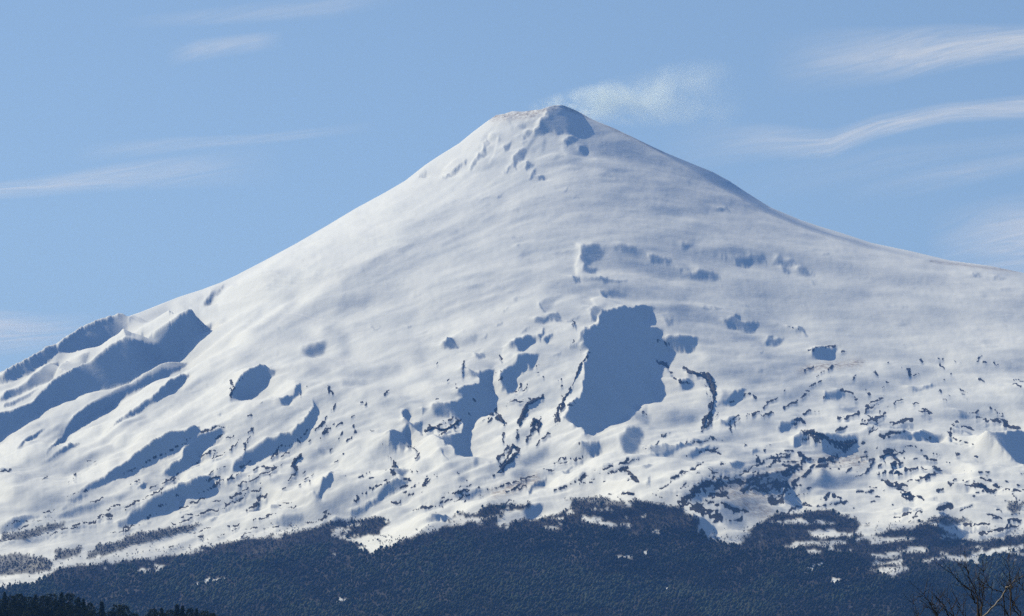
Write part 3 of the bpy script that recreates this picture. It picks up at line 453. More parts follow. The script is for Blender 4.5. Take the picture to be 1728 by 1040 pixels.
def ramp(n, l, fac, stops):
    r = n.new('ShaderNodeValToRGB'); e = r.color_ramp.elements
    while len(e) < len(stops): e.new(.5)
    for k, (p, c) in enumerate(stops): e[k].position = p; e[k].color = (*c, 1) if len(c) == 3 else c
    l.new(fac, r.inputs[0]); return r
def mixc(n, l, fac, a, b, mode='MIX'):
    m = n.new('ShaderNodeMix'); m.data_type = 'RGBA'; m.blend_type = mode
    for s, v in ((0, fac), (6, a), (7, b)):
        if isinstance(v, (int, float)): m.inputs[s].default_value = v
        elif isinstance(v, tuple): m.inputs[s].default_value = (*v, 1)
        else: l.new(v, m.inputs[s])
    return m.outputs[2]
def math_(n, l, op, a, b=None, clamp=False):
    m = n.new('ShaderNodeMath'); m.operation = op; m.use_clamp = clamp
    for s, v in ((0, a), (1, b)):
        if v is None: continue
        if isinstance(v, (int, float)): m.inputs[s].default_value = v
        else: l.new(v, m.inputs[s])
    return m.outputs[0]
def world_at(u, v, R):
    return np.stack([(u-U_C)/F_PX*R, R+0*u, (V_HOR-v)/F_PX*R + CAM_Z], -1)
rng = np.random.RandomState(7); random.seed(7)

# ---------------------------------------------------------------- the mountain
m_mtn, n, l, b = mat('snow_and_lava')
geo = n.new('ShaderNodeNewGeometry'); tc = geo.outputs['Position']
ar = n.new('ShaderNodeAttribute'); ar.attribute_name = 'rock'; af = n.new('ShaderNodeAttribute'); af.attribute_name = 'litter'
ad = n.new('ShaderNodeAttribute'); ad.attribute_name = 'ash'
nr = noise(n, l, .06, tc, 6, .7); nr2 = noise(n, l, .012, tc, 4)
rk_c = ramp(n, l, nr.outputs[0], [(.3, (.018,.018,.020)), (.7, (.07,.062,.058))]).outputs[0]
sn_n = noise(n, l, .004, tc, 6, .6)
sn_c = ramp(n, l, sn_n.outputs[0], [(.3, (.77,.81,.85)), (.7, (.82,.85,.88))]).outputs[0]
ash_c = mixc(n, l, math_(n, l, 'MULTIPLY', ad.outputs['Fac'], math_(n, l, 'MULTIPLY', math_(n, l, 'SUBTRACT', nr.outputs[0], .38, True), 4.5), True), sn_c, (.36,.32,.30))
th = math_(n, l, 'MULTIPLY', math_(n, l, 'SUBTRACT', math_(n, l, 'ADD', ar.outputs['Fac'], math_(n, l, 'MULTIPLY', nr.outputs[0], .35)), .55), 5.0, True)
lit_n = noise(n, l, .03, tc, 5, .7)
lit_c = ramp(n, l, lit_n.outputs[0], [(.35, (.018,.018,.018)), (.6, (.040,.034,.032))]).outputs[0]
c = mixc(n, l, af.outputs['Fac'], ash_c, lit_c)
c = mixc(n, l, th, c, rk_c); l.new(c, b.inputs['Base Color']); b.inputs['Roughness'].default_value = .85
bp = n.new('ShaderNodeBump'); bp.inputs['Strength'].default_value = .5; bp.inputs['Distance'].default_value = 3.0
bn = noise(n, l, .03, tc, 6, .65); l.new(bn.outputs[0], bp.inputs['Height']); l.new(bp.outputs[0], b.inputs['Normal'])

eta = None
for h, it, cg in ((4.8, 14, 30), (2.4, 8, 30), (1.2, 5, 22)):
    us, vs = lattice(h); T, S_, ROCK = sun_target(us, vs)
    if eta is not None: eta = up2(eta, T.shape)
    Rb_, Z0, eta, _, Jm, Im = height_solve(h, T, us, vs, eta, it, cg)
H_ = 1.2; LR = np.log(Rb_)
# surface lattice, denser rows where the skyline is low; beyond the frame wide columns carry the flanks down to the plain
uin = np.arange(-270, 1998, 1.2); uL_ = -270 - np.cumsum(np.geomspace(3, 260, 26)); uR_ = uin[-1] + np.cumsum(np.geomspace(3, 330, 30))
U1 = np.concatenate([uL_[::-1], uin, uR_]); K = 780
SKYX = np.array([(-3500,1246),(-1500,1150),(-900,1010)] + SKYLINE + [(2600,700),(3600,900),(5200,1130),(8000,1246)], float)
sk1 = np.interp(U1, SKYX[:,0], SKYX[:,1])
g = np.linspace(0, 1, K); VB = 1110.
Vg = sk1[None] + (np.maximum(VB, sk1+2)-sk1)[None]*g[:,None]; Ug = np.broadcast_to(U1[None], Vg.shape)
uc_ = np.clip(Ug, us[0], us[-1]-2)
Rg = np.exp(bil(LR, (Vg-vs[0])/H_, (uc_-us[0])/H_))
fade = np.clip(1-np.maximum(np.abs(Ug-864)-1130, 0)/60., 0, 1)
Eg = bil(eta, (Vg-vs[0])/H_, (uc_-us[0])/H_)*fade
kk = np.exp(-.5*(np.arange(-18,19)/7.)**2); kk /= kk.sum(); nr_ = 40
Es = sum(w_*np.roll(Eg[:nr_], i_-18, 1) for i_, w_ in enumerate(kk)); wt = np.exp(-(Vg[:nr_]-sk1[None])/5.)*fade[:nr_]
Eg[:nr_] = Eg[:nr_]*(1-wt) + Es*wt                                  # a clean snow edge against the sky
P = world_at(Ug, Vg, Rg); P[...,2] += Eg
vscr = V_HOR - (P[...,2]-CAM_Z)/P[...,1]*F_PX
for _ in range(3):                                                   # hold the crest line to the surveyed skyline
    off = (sk1 - vscr[:120].min(0)); ks = np.exp(-.5*(np.arange(-24,25)/10.)**2); ks /= ks.sum(); off = sum(w_*np.roll(off, i_-24) for i_, w_ in enumerate(ks))*(fade[0] > .5)
    P[...,2] -= off[None]*np.exp(-np.maximum(vscr-sk1[None], 0)/65.)*P[...,1]/F_PX; vscr = V_HOR - (P[...,2]-CAM_Z)/P[...,1]*F_PX
# the row each point shows at
rockg = bil(ROCK, (vscr-vs[0])/H_, (uc_-us[0])/H_)*fade
FE = np.array(FOREST_EDGE[:-2]); fe_o = np.argsort(FE[:,0], kind='stable')
L1 = lattice(1.5)
def area_mask(polys, soft=1.0):
    u_, v_ = L1; M_ = np.zeros((len(v_), len(u_)))
    for p in polys:
        sl, m = poly_mask(u_, v_, p)
        if sl is not None: M_[sl] = np.maximum(M_[sl], m)
    return blur(M_, soft/1.5) if soft > .5 else M_
shp = (len(L1[1]), len(L1[0]))
wj = (noise2(shp, 2.0, 81)*1.7+noise2(shp, 6, 82)*2.2, noise2(shp, 2.2, 83)*2.6+noise2(shp, 6, 84)*3.0)
def warp(M_):
    J, I = np.mgrid[0:shp[0], 0:shp[1]]
    return M_[np.clip(J+(wj[0]/1.5).astype(int), 0, shp[0]-1), np.clip(I+(wj[1]/1.5).astype(int), 0, shp[1]-1)]
forest = area_mask([FOREST_EDGE], 0); forest = forest*(1-area_mask(SNOW_GAPS, 0)); grove = area_mask(GROVES, 0)
forest_w = warp(forest)
VV, UU = np.meshgrid(L1[1], L1[0], indexing='ij')
bare_line = np.interp(UU, [p[0] for p in BARE_BAND], [p[1] for p in BARE_BAND])
bareness = np.clip((bare_line + 8*noise2(shp, 12, 91) + 5*noise2(shp, 4, 92) - VV)/14.+.5, 0, 1)
thin = np.clip(.65*anis(shp, 13, 2.6, 93)+.45*anis(shp, 5, 1.2, 94)+.25*noise2(shp, 1.0, 98), -2, 2)
edge_soft = blur(forest_w, 5)
gap_in = ((thin > .60+2.4*(1-bareness)+ 1.1*(edge_soft-.5)) & (bareness > .3))*1.0     # snow seen between the bare trees
open_snow = gap_in*forest_w
litter_map = np.clip(forest_w*(1-.9*open_snow) + .75*warp(grove), 0, 1)*(VV > 830)
litter = bil(blur(litter_map, .7), (vscr-vs[0])/1.5, (uc_-us[0])/1.5)
litter = np.where((Vg > 1060) | (fade < 1), np.clip((vscr-930)/60, 0, 1), litter)
ASH = [(30,src('F','300 430 450 370 560 310')),(22,src('F','250 420 330 480 420 520')),(22,src('F','700 270 800 250 900 260')),(16,src('E','760 420 860 390 960 350')),(13,src('G','545 350 640 340 760 328')),(6,src('G','760 320 850 300')),(26,src('F','180 400 300 400 420 430')),(16,src('F','300 370 420 340 560 300')),(7,src('G','900 300 1000 335 1200 430 1400 520')),
       (10,src('C','600 735 640 715 760 705 900 690')),(4,src('C','1250 180 1700 235'))]
ash = stroke_max(L1[0], L1[1], ASH, np.zeros(shp), lambda d, w: np.exp(-.5*(d/(w*.45))**2))
ashg = bil(ash, (vscr-vs[0])/1.5, (uc_-us[0])/1.5)*fade
# rows on the far side and rows in front, down to the plain
back = []
for dist, drop in ((60,18),(250,100),(900,420),(3000,1500),(6000,2600)):
    q = P[0].copy(); q[:,0] *= (q[:,1]+dist)/q[:,1]; q[:,1] += dist; q[:,2] = np.maximum(q[:,2]-drop, -30.); back.append(q)
front = []
for k in range(1, 9):
    q = P[-1].copy(); s_ = (1-k/8.)**1.5; y = q[:,1]*(1-.055*k); q[:,0] *= y/q[:,1]; q[:,1] = y; q[:,2] = q[:,2]*s_ - .5*(k == 8); front.append(q)
PA = np.concatenate([np.array(back[::-1]), P, np.array(front)]); nb, nf = len(back), len(front)
def ext(a, fb, ff): return np.concatenate([np.full((nb, a.shape[1]), fb), a, np.full((nf, a.shape[1]), ff)])
NR, NC = PA.shape[:2]; ids = np.arange(NR*NC).reshape(NR, NC)
Fq = np.stack([ids[:-1,:-1], ids[1:,:-1], ids[1:,1:], ids[:-1,1:]], -1).reshape(-1, 4)
mtn = np_mesh('mountain', PA.reshape(-1,3), Fq, None, m_mtn, None, True)
attr(mtn, 'rock', ext(rockg, 0, 0)); attr(mtn, 'litter', ext(litter, 0, 1)); attr(mtn, 'ash', ext(ashg, 0, 0))
tag(mtn, 'steep snow covered volcanic cone with blue shaded gullies and dark rock bands', None, None, 'structure')
# where a sight line lands: nearest surface point for photo pixel (u, v)
vmin = np.minimum.accumulate(vscr[::-1], axis=0)[::-1]
def land(u, v):
    u = np.atleast_1d(np.asarray(u, float)); v = np.atleast_1d(np.asarray(v, float))
    ci = np.clip(np.searchsorted(U1, u)-1, 0, len(U1)-2); f = ((u-U1[ci])/(U1[ci+1]-U1[ci]))[:,None]
    out = np.zeros((len(u), 3))
    for k in range(len(u)):
        col = vmin[:, ci[k]]; j = np.clip(np.searchsorted(col, v[k]), 1, K-1)
        a_, b_ = P[j-1, ci[k]], P[j, ci[k]]; va, vb = col[j-1], col[j]
        w_ = 0. if vb <= va else (v[k]-va)/(vb-va)
        R_ = a_[1]*(1-w_)+b_[1]*w_ if (b_[1] > 0) else a_[1]
        out[k] = ((u[k]-U_C)/F_PX*R_, R_, (V_HOR-v[k])/F_PX*R_+CAM_Z)
    return out

# ---------------------------------------------------------------- plain in front and all round
m_gr, n, l, b = mat('meadow'); geo = n.new('ShaderNodeNewGeometry')
nn = noise(n, l, .02, geo.outputs['Position'], 8); c = ramp(n, l, nn.outputs[0], [(.3, (.05,.06,.025)), (.7, (.10,.09,.045))]); l.new(c.outputs[0], b.inputs['Base Color'])
xs = np.concatenate([-np.geomspace(60000, 400, 24), np.linspace(-350, 350, 15), np.geomspace(400, 60000, 24)])
ys = np.concatenate([-np.geomspace(60000, 400, 16), np.linspace(-300, 3000, 30), np.geomspace(3200, 60000, 40)])
GX, GY = np.meshgrid(xs, ys); GZ = np.zeros(GX.shape)
ids = np.arange(GX.size).reshape(GX.shape)
gr = np_mesh('ground', np.stack([GX, GY, GZ], -1).reshape(-1,3), np.stack([ids[:-1,:-1], ids[:-1,1:], ids[1:,1:], ids[1:,:-1]], -1).reshape(-1,4), None, m_gr, None, True)
tag(gr, None, None, None, 'structure')

# near wooded hill at the lower left
HY = 2500.
hill_top = pts('-700 1085 -300 1040 -100 1030 0 1029 60 1026 110 1024 150 1032 200 1040 240 1047 280 1043 330 1040 380 1050 450 1080 600 1140 900 1250')
ht = np.array(hill_top, float)
def hill_z(x, y):
    u = U_C + x/HY*F_PX; v = np.interp(u, ht[:,0], ht[:,1])+22; z = (V_HOR-v)/F_PX*HY*.985
    return z*np.clip(1-((y-HY-60)/900.)**2, 0, 1)
hx = np.linspace(-700, 40, 90); hy = np.linspace(HY-900, HY+900, 60); HXg, HYg = np.meshgrid(hx, hy)
HZ = hill_z(HXg, HYg)*np.clip((HXg+700)/120., 0, 1) - .6 + .8*np.sin(HXg*.05)*np.sin(HYg*.04)
ids = np.arange(HXg.size).reshape(HXg.shape)
hill = np_mesh('hill', np.stack([HXg, HYg, HZ], -1).reshape(-1,3), np.stack([ids[:-1,:-1], ids[:-1,1:], ids[1:,1:], ids[1:,:-1]], -1).reshape(-1,4), None, m_gr, None, True)
tag(hill, None, None, None, 'structure')

# ---------------------------------------------------------------- woodland on the lower slopes
def leaf_mat(name, lo, hi, sc):
    m, n, l, b = mat(name); geo = n.new('ShaderNodeNewGeometry')
    a_ = noise(n, l, sc, geo.outputs['Position'], 4, .7); c_ = ramp(n, l, a_.outputs[0], [(.3, lo), (.7, hi)])
    at = n.new('ShaderNodeAttribute'); at.attribute_name = 'tone'
    c2 = mixc(n, l, 1.0, c_.outputs[0], at.outputs['Color'], 'MULTIPLY') if name.startswith('far') else c_.outputs[0]
    l.new(c2, b.inputs['Base Color']); return m
m_ever = leaf_mat('far_evergreen', (.013,.022,.018), (.034,.044,.028), .02)
m_bare = leaf_mat('far_bare_beech', (.075,.056,.058), (.13,.098,.095), .03)
def sample(weight, nmax, seed):
    r = np.random.RandomState(seed); u = r.uniform(-268, 1990, nmax); v = r.uniform(835, 1085, nmax)
    w = bil(weight, (v-L1[1][0])/1.5, (u-L1[0][0])/1.5); k = r.rand(nmax) < w; return u[k], v[k]
clump = .5+.5*np.clip(anis(shp, 14, 5, 95)*.6+anis(shp, 40, 14, 96)*.55, -1, 1)
w_ever = forest_w*(1-open_snow)*(1-bareness*.97)
u, v = sample(w_ever, 72000, 101); base = land(u, v); N = len(u); print('evergreens', N)
r = np.random.RandomState(5); sz = r.uniform(.65, 1.45, N)*np.where(bil(clump, (v-L1[1][0])/1.5, (u-L1[0][0])/1.5) > .55, 1.15, .9)
hgt, wid = 7.6*sz, 3.0*sz*r.uniform(.8, 1.25, N); tpl = []
nring = 6; prof = [(0.12,.55),(0.38,1.0),(0.72,.72)]
V = np.zeros((N, 2+3*nring, 3)); V[:,0] = base; V[:,1] = base+np.stack([r.normal(0,.4,N), r.normal(0,.4,N), hgt], -1)
for k, (hh, ww) in enumerate(prof):
    for j in range(nring):
        a_ = 2*math.pi*j/nring + r.uniform(0, 1, N); rr = wid*ww*r.uniform(.65, 1.3, N)
        V[:,2+k*nring+j] = base + np.stack([np.cos(a_)*rr, np.sin(a_)*rr, hgt*(hh+r.uniform(-.07, .07, N))], -1)
tf = []
for j in range(nring):
    j2 = (j+1) % nring
    tf += [(0, 2+j2, 2+j), (1, 2+2*nring+j, 2+2*nring+j2)]
    for k in range(2): a_, b_ = 2+k*nring, 2+(k+1)*nring; tf += [(a_+j, a_+j2, b_+j2), (a_+j, b_+j2, b_+j)]
Ft = (np.arange(N)*V.shape[1])[:,None,None] + np.array(tf)[None]
fe = np_mesh('evergreen_forest', V.reshape(-1,3), None, Ft.reshape(-1,3), m_ever)
at = fe.data.attributes.new('tone', 'FLOAT_COLOR', 'POINT'); tn = r.uniform(.75, 1.3, N)*np.clip(.35+1.4*bil(clump, (v-L1[1][0])/1.5, (u-L1[0][0])/1.5)*r.uniform(.7,1.3,N), .4, 1.8)
tc_ = np.stack([tn*r.uniform(.85, 1.25, N), tn, tn*r.uniform(.8, 1.1, N), np.ones(N)], -1); at.data.foreach_set('color', np.repeat(tc_, V.shape[1], 0).astype(np.float32).ravel())
tag(fe, 'dense dark evergreen forest covering the lower slopes', None, None, 'stuff')
# leafless beech: each a fan of thin upright limbs
w_bare = np.clip(forest_w*bareness*(1-.93*open_snow) + 1.0*warp(grove)*(.6+.4*clump), 0, 1)
w_fringe = np.clip(blur(forest_w, 8)*1.3, 0, 1)*(1-forest_w)*(thin > .55)*.6*(VV > 850)
w_fringe *= np.clip((VV-870)/30, 0, 1)
u, v = sample(np.clip(w_bare+w_fringe, 0, 1), 95000, 103); base = land(u, v); N = len(u); print('bare trees', N)
NS = 9; hb = r.uniform(4.5, 8.5, N); V = np.zeros((N, NS*3, 3))
for j in range(NS):
    a_ = r.uniform(0, 2*math.pi, N); lean = r.uniform(.05, .48, N); tip = base + np.stack([np.cos(a_)*lean*hb, np.sin(a_)*lean*hb, hb*r.uniform(.55, 1.05, N)], -1)
    wv = r.uniform(.22, .6, N); ph = r.uniform(0, math.pi, N)*.4; dx = np.stack([np.cos(ph)*wv, np.sin(ph)*wv, 0*wv], -1)
    mid = base + np.stack([r.normal(0,.5,N), r.normal(0,.5,N), hb*r.uniform(0, .3, N)], -1)
    V[:,3*j] = mid; V[:,3*j+1] = tip-dx; V[:,3*j+2] = tip+dx
Ft = (np.arange(N)*NS*3)[:,None,None] + (np.arange(NS)*3)[None,:,None] + np.array([0,1,2])[None,None]
fb = np_mesh('bare_forest', V.reshape(-1,3), None, Ft.reshape(-1,3), m_bare)
at = fb.data.attributes.new('tone', 'FLOAT_COLOR', 'POINT'); tn = r.uniform(.6, 1.4, N)
at.data.foreach_set('color', np.repeat(np.stack([tn]*3+[np.ones(N)], -1), NS*3, 0).astype(np.float32).ravel())
tag(fb, 'leafless purple grey woodland along the snow line', None, None, 'stuff')

# ---------------------------------------------------------------- the larger crags, each a body of its own standing out of the snow
m_rock, n, l, b = mat('dark_lava_rock'); geo = n.new('ShaderNodeNewGeometry')
a_ = noise(n, l, .09, geo.outputs['Position'], 7, .75); c_ = ramp(n, l, a_.outputs[0], [(.3, (.02,.02,.022)), (.55, (.055,.05,.047)), (.8, (.11,.095,.085))]); l.new(c_.outputs[0], b.inputs['Base Color'])
def crag(reg, s, w, hgt, label):
    L_ = src(reg, s); r = np.random.RandomState(len(label)*7+int(L_[0][0])); A = np.array(L_)
    seg = np.r_[0, np.cumsum(np.hypot(*np.diff(A, axis=0).T))]; m = max(6, int(seg[-1]/2.2)); t_ = np.linspace(0, seg[-1], m)
    cu, cv = np.interp(t_, seg, A[:,0]), np.interp(t_, seg, A[:,1]); W3 = land(cu, cv)
    Rm = np.minimum(np.convolve(np.pad(W3[:,1], 2, mode='edge'), np.ones(5)/5, 'valid'), W3[:,1]+20); k_ = Rm/F_PX
    nu = 5; V = []
    for i in range(m):
        e_ = math.sin(math.pi*(i+.5)/m)**.35; wi = w*k_[i]*e_*r.uniform(.45, 1.25); hi = hgt*e_*r.uniform(.35, 1.3)
        p = np.array([(cu[i]-U_C)*k_[i], Rm[i], (V_HOR-cv[i])*k_[i]+CAM_Z])
        d = np.array([A[-1,0]-A[0,0], 0, 0]); tx = cu[min(i+1,m-1)]-cu[max(i-1,0)]; ty = cv[min(i+1,m-1)]-cv[max(i-1,0)]; ln = math.hypot(tx, ty)+1e-6
        nx, nz = -ty/ln, -tx/ln                                  # across the crag as seen
        for q, (o, hh) in enumerate(((-1,-1.2),(-.65,.35),(.05,1),(.6,.45),(1,-1.2))):
            o += r.uniform(-.2, .2); V.append(p + np.array([nx*o*wi*.5, (-hh*hi*.55 if hh > 0 else 6), nz*o*wi*.5 + (hh*hi*.22 if hh > 0 else -2)]) + r.normal(0, .5, 3))
    ids = np.arange(m*nu).reshape(m, nu); F = np.stack([ids[:-1,:-1], ids[1:,:-1], ids[1:,1:], ids[:-1,1:]], -1).reshape(-1,4)
    caps = [[0,1,2],[0,2,3],[0,3,4]]; last = (m-1)*nu; caps += [[last,last+2,last+1],[last,last+3,last+2],[last,last+4,last+3]]
    o = np_mesh('rock_outcrop', np.array(V), F, np.array(caps), m_rock); o.data.validate()
    tag(o, label, 'rock', 'dark lava outcrops on the snow')
crag('C','10 712 50 742 100 756 130 780',9,9,'jagged dark rock step along the upper right rim of the big blue hollow')
crag('C','130 740 155 800 165 860',13,14,'thickest black cliff right of the big blue hollow')
crag('C','163 870 150 930 120 975 108 1020',6,8,'thin black rib curling down below the thickest cliff')
crag('B','1222 655 1190 700 1165 760 1150 800',5,7,'upper dark rib on the left edge of the big blue hollow')
crag('B','1140 820 1105 880 1075 930 1062 995',8,9,'lower black rib at the left foot of the big blue hollow')
crag('B','1000 860 950 890 915 905 895 950 880 1010',8,9,'long black spine descending between the two blue hollows')
crag('B','745 940 725 985',8,8,'small black crag at the head of the snowy spur between the hollows')
crag('B','775 960 800 995',8,7,'stubby dark rock beside the head of the snowy spur')
crag('E','935 95 960 58 985 70 980 100',8,8,'hook shaped black rock above the arrow shaped crag')
crag('E','795 285 830 235 850 185 870 200',9,10,'arrow shaped black crag pointing down onto open snow')
crag('E','765 325 800 295 840 250 872 220',7,9,'dark lower edge of the arrow shaped crag')
crag('E','410 120 450 95 490 110 530 100 575 60',9,12,'snow capped dark cliff under the second blue hollow')
crag('E','405 380 425 345',9,7,'single small black rock alone on smooth snow left of centre')
crag('E','240 320 258 275',8,7,'dark wedge of rock left of the second blue hollow')
crag('E','1405 425 1450 432',10,6,'flat dark boulder just above the woodland in the middle')
crag('E','1405 300 1440 330 1480 370',8,8,'black rock streak slanting down right above the dark woodland')
crag('F','615 108 650 125 690 130 730 150',12,10,'left end of the broad dark outcrop low on the right slope')
crag('F','740 160 790 178 830 195 870 168',15,12,'broad dark outcrop with a blue snow bowl beneath on the right slope')
crag('F','1000 245 1040 222 1070 250 1100 275',9,8,'dark crag cluster on the lower right snowfield')
crag('F','1065 328 1095 322',11,6,'round dark boulder on the lower right snowfield')
crag('F','1105 430 1140 432 1175 445',10,8,'black rock bar below the round dark boulder')
crag('F','1460 375 1490 385 1530 395',11,8,'dark rock wall near the right side of the lower snowfield')
crag('F','1380 222 1392 230',9,5,'lone round rock, left one of a pair on open snow')
crag('F','1470 235 1482 246',8,5,'lone round rock, right one of a pair on open snow')
crag('A','1162 495 1175 520 1155 560',7,9,'craggy dark rock at the left tip of the oval blue hollow')
crag('D','1072 348 1098 346',10,7,'dark notch of rock at the right end of a long blue bank')
crag('D','1460 285 1480 262 1510 235',8,7,'forked black rock on the left slope above the woodland')
# ---------------------------------------------------------------- nearer evergreens on the hill at the lower left
m_leaf, n, l, b = mat('needle_foliage'); geo = n.new('ShaderNodeNewGeometry')
a_ = noise(n, l, .35, geo.outputs['Position'], 4, .7); c_ = ramp(n, l, a_.outputs[0], [(.3, (.018,.032,.020)), (.7, (.050,.070,.034))]); l.new(c_.outputs[0], b.inputs['Base Color'])
m_bark, n, l, b = mat('bark'); geo = n.new('ShaderNodeNewGeometry')
a_ = noise(n, l, 6.0, geo.outputs['Position'], 5, .7); c_ = ramp(n, l, a_.outputs[0], [(.3, (.05,.042,.038)), (.7, (.16,.13,.11))]); l.new(c_.outputs[0], b.inputs['Base Color'])
def crown_mesh(seed, kind):
    """leaf clumps spread through the crown's volume, unit tree 12 m tall"""
    r = np.random.RandomState(seed); V = []; F = []
    Hc = 12.; n_cl = 620
    for k in range(n_cl):
        hh = r.uniform(.12, 1.0)
        if kind == 'cone': rad = 2.6*(1-hh)**.8*(.75+.35*math.sin(hh*40+seed))+.15
        else: rad = 3.1*math.sqrt(max(1-((hh-.58)/.46)**2, .02))*(.8+.3*math.sin(7*hh+seed))
        a = r.uniform(0, 2*math.pi); q = rad*math.sqrt(r.uniform(.25, 1))*(1+.25*math.sin(3*a+seed)+.15*math.sin(5*a+hh*9))
        c = np.array([math.cos(a)*q, math.sin(a)*q, hh*Hc-(.35*q if kind == 'cone' else 0)])
        s = r.uniform(.28, .62)*(1.1-.45*hh)
        for _ in range(3):
            d = r.normal(size=3); d /= np.linalg.norm(d); e = np.cross(d, r.normal(size=3)); e /= np.linalg.norm(e); i0 = len(V)
            o = c + r.normal(0, s*.5, 3); V += [o-d*s, o+d*s*.9+e*s*.3, o+e*s*1.1]; F.append((i0, i0+1, i0+2))
    return np.array(V), np.array(F)
def trunk_mesh(seed, top=.9):
    r = np.random.RandomState(seed); V = []; F = []
    def tube(p, q, r0, r1, nn=6):
        p, q = np.array(p, float), np.array(q, float); d = q-p; d /= np.linalg.norm(d); a = np.cross(d, (0.3,.9,.1)); a /= np.linalg.norm(a); b2 = np.cross(d, a); i0 = len(V)
        for c, rr in ((p, r0), (q, r1)):
            for k in range(nn): t_ = 2*math.pi*k/nn; V.append(c+rr*(math.cos(t_)*a+math.sin(t_)*b2))
        for k in range(nn): F.append((i0+k, i0+(k+1) % nn, i0+nn+(k+1) % nn, i0+nn+k))
    z = [0, 3, 6, 9, 12*top]; x = np.cumsum([0]+list(r.normal(0, .12, 4)))
    for k in range(4): tube((x[k],0,z[k]-(.6 if k == 0 else 0)), (x[k+1],0,z[k+1]), .26*(1-k*.2), .26*(.8-k*.2)+.01)
    for k in range(9):
        h0 = r.uniform(3, 10); a = r.uniform(0, 6.28); L_ = r.uniform(1, 2.3)*(1-h0/14); tube((0,0,h0), (math.cos(a)*L_, math.sin(a)*L_, h0+L_*.5), .07, .02, 4)
    return np.array(V), np.array(F)
protos = []
for s_, kd in ((1,'cone'),(2,'round'),(3,'round'),(4,'cone')):
    cv, cf = crown_mesh(s_, kd); tv, tf_ = trunk_mesh(s_); protos.append((kd, cv, cf, tv, tf_))
pm = []
for kd, cv, cf, tv, tf_ in protos:
    oc = np_mesh('crown', cv, None, cf, m_leaf); ot = np_mesh('trunk', tv, tf_, None, m_bark); pm.append((kd, oc.data, ot.data))
    bpy.data.objects.remove(oc); bpy.data.objects.remove(ot)
# skyline of tree tops as photographed, then ranks behind and in front
tops = [(8,1000,3),(20,1006,2),(33,1003,2),(47,1008,1),(60,1004,3),(74,1006,2),(88,1003,1),(104,1001,0),(117,1002,2),(133,1009,0),(141,1011,3),(152,1018,2),(172,1016,0),(186,1032,2),(199,1021,1),(210,1022,2),(228,1036,1),
        (258,1028,2),(273,1027,0),(287,1030,1),(299,1021,0),(308,1023,3),(321,1027,2),(332,1028,0),(345,1032,1),(358,1036,2),(-14,1002,1),(-30,1006,2),(-48,1004,0),(-70,1008,1),(-95,1010,2),(-120,1012,0)]
special = {172: 'dark pointed conifer standing clear in the gap of the near wooded hill', 299: 'tallest spiky treetop in the right-hand clump of the near hill', 104: 'pointed treetop at the crest of the near wooded hill',
           199: 'rounded dark treetop just right of the lone pointed conifer on the near hill', 210: 'paired rounded treetop nearest the dip in the near tree line'}
rows = [(u_, v_, k_, 0) for u_, v_, k_ in tops]
r = np.random.RandomState(77)
for u_ in np.arange(-110, 230, 11.): rows.append((u_+r.uniform(-4, 4), np.interp(u_, [-110,100,160,230], [1012,1012,1030,1042])+r.uniform(0, 7), r.randint(4), 1))
for u_ in np.arange(-110, 200, 10.): rows.append((u_+r.uniform(-4, 4), np.interp(u_, [-110,100,160,230], [1024,1024,1036,1046])+r.uniform(0, 7), r.randint(4), 2))
for u_ in np.arange(250, 365, 10.): rows.append((u_+r.uniform(-4, 4), 1034+r.uniform(0, 7), r.randint(4), 1))
for k, (u_, v_, kd, rank) in enumerate(rows):
    y = HY + (30 if rank == 0 else 5 if rank == 1 else -25) + r.uniform(-9, 9); x = (u_-U_C)/F_PX*y
    z = float(hill_z(np.array(x), np.array(y)))-.8; top = (V_HOR-v_)/F_PX*y + CAM_Z; sc = float(np.clip((top-z)/12., .6, 2.2))
    z = top - 12*sc if abs(top-12*sc-z) < 6 else z
    e = bpy.data.objects.new('evergreen_tree', None); link(e); e.location = (x, y, z); e.rotation_euler = (0, 0, r.uniform(0, 6.28)); w_ = sc*r.uniform(.85, 1.15); e.scale = (w_, w_, sc)
    kdn, cm, tm = pm[kd]
    link(bpy.data.objects.new('crown', cm), e); link(bpy.data.objects.new('trunk', tm), e)
    if rank == 0 and u_ in special: tag(e, special[u_], 'tree', 'evergreens on the near hill')
    else: tag(e, 'dark evergreen tree in the packed wood on the near hill', 'tree', 'evergreens on the near hill')

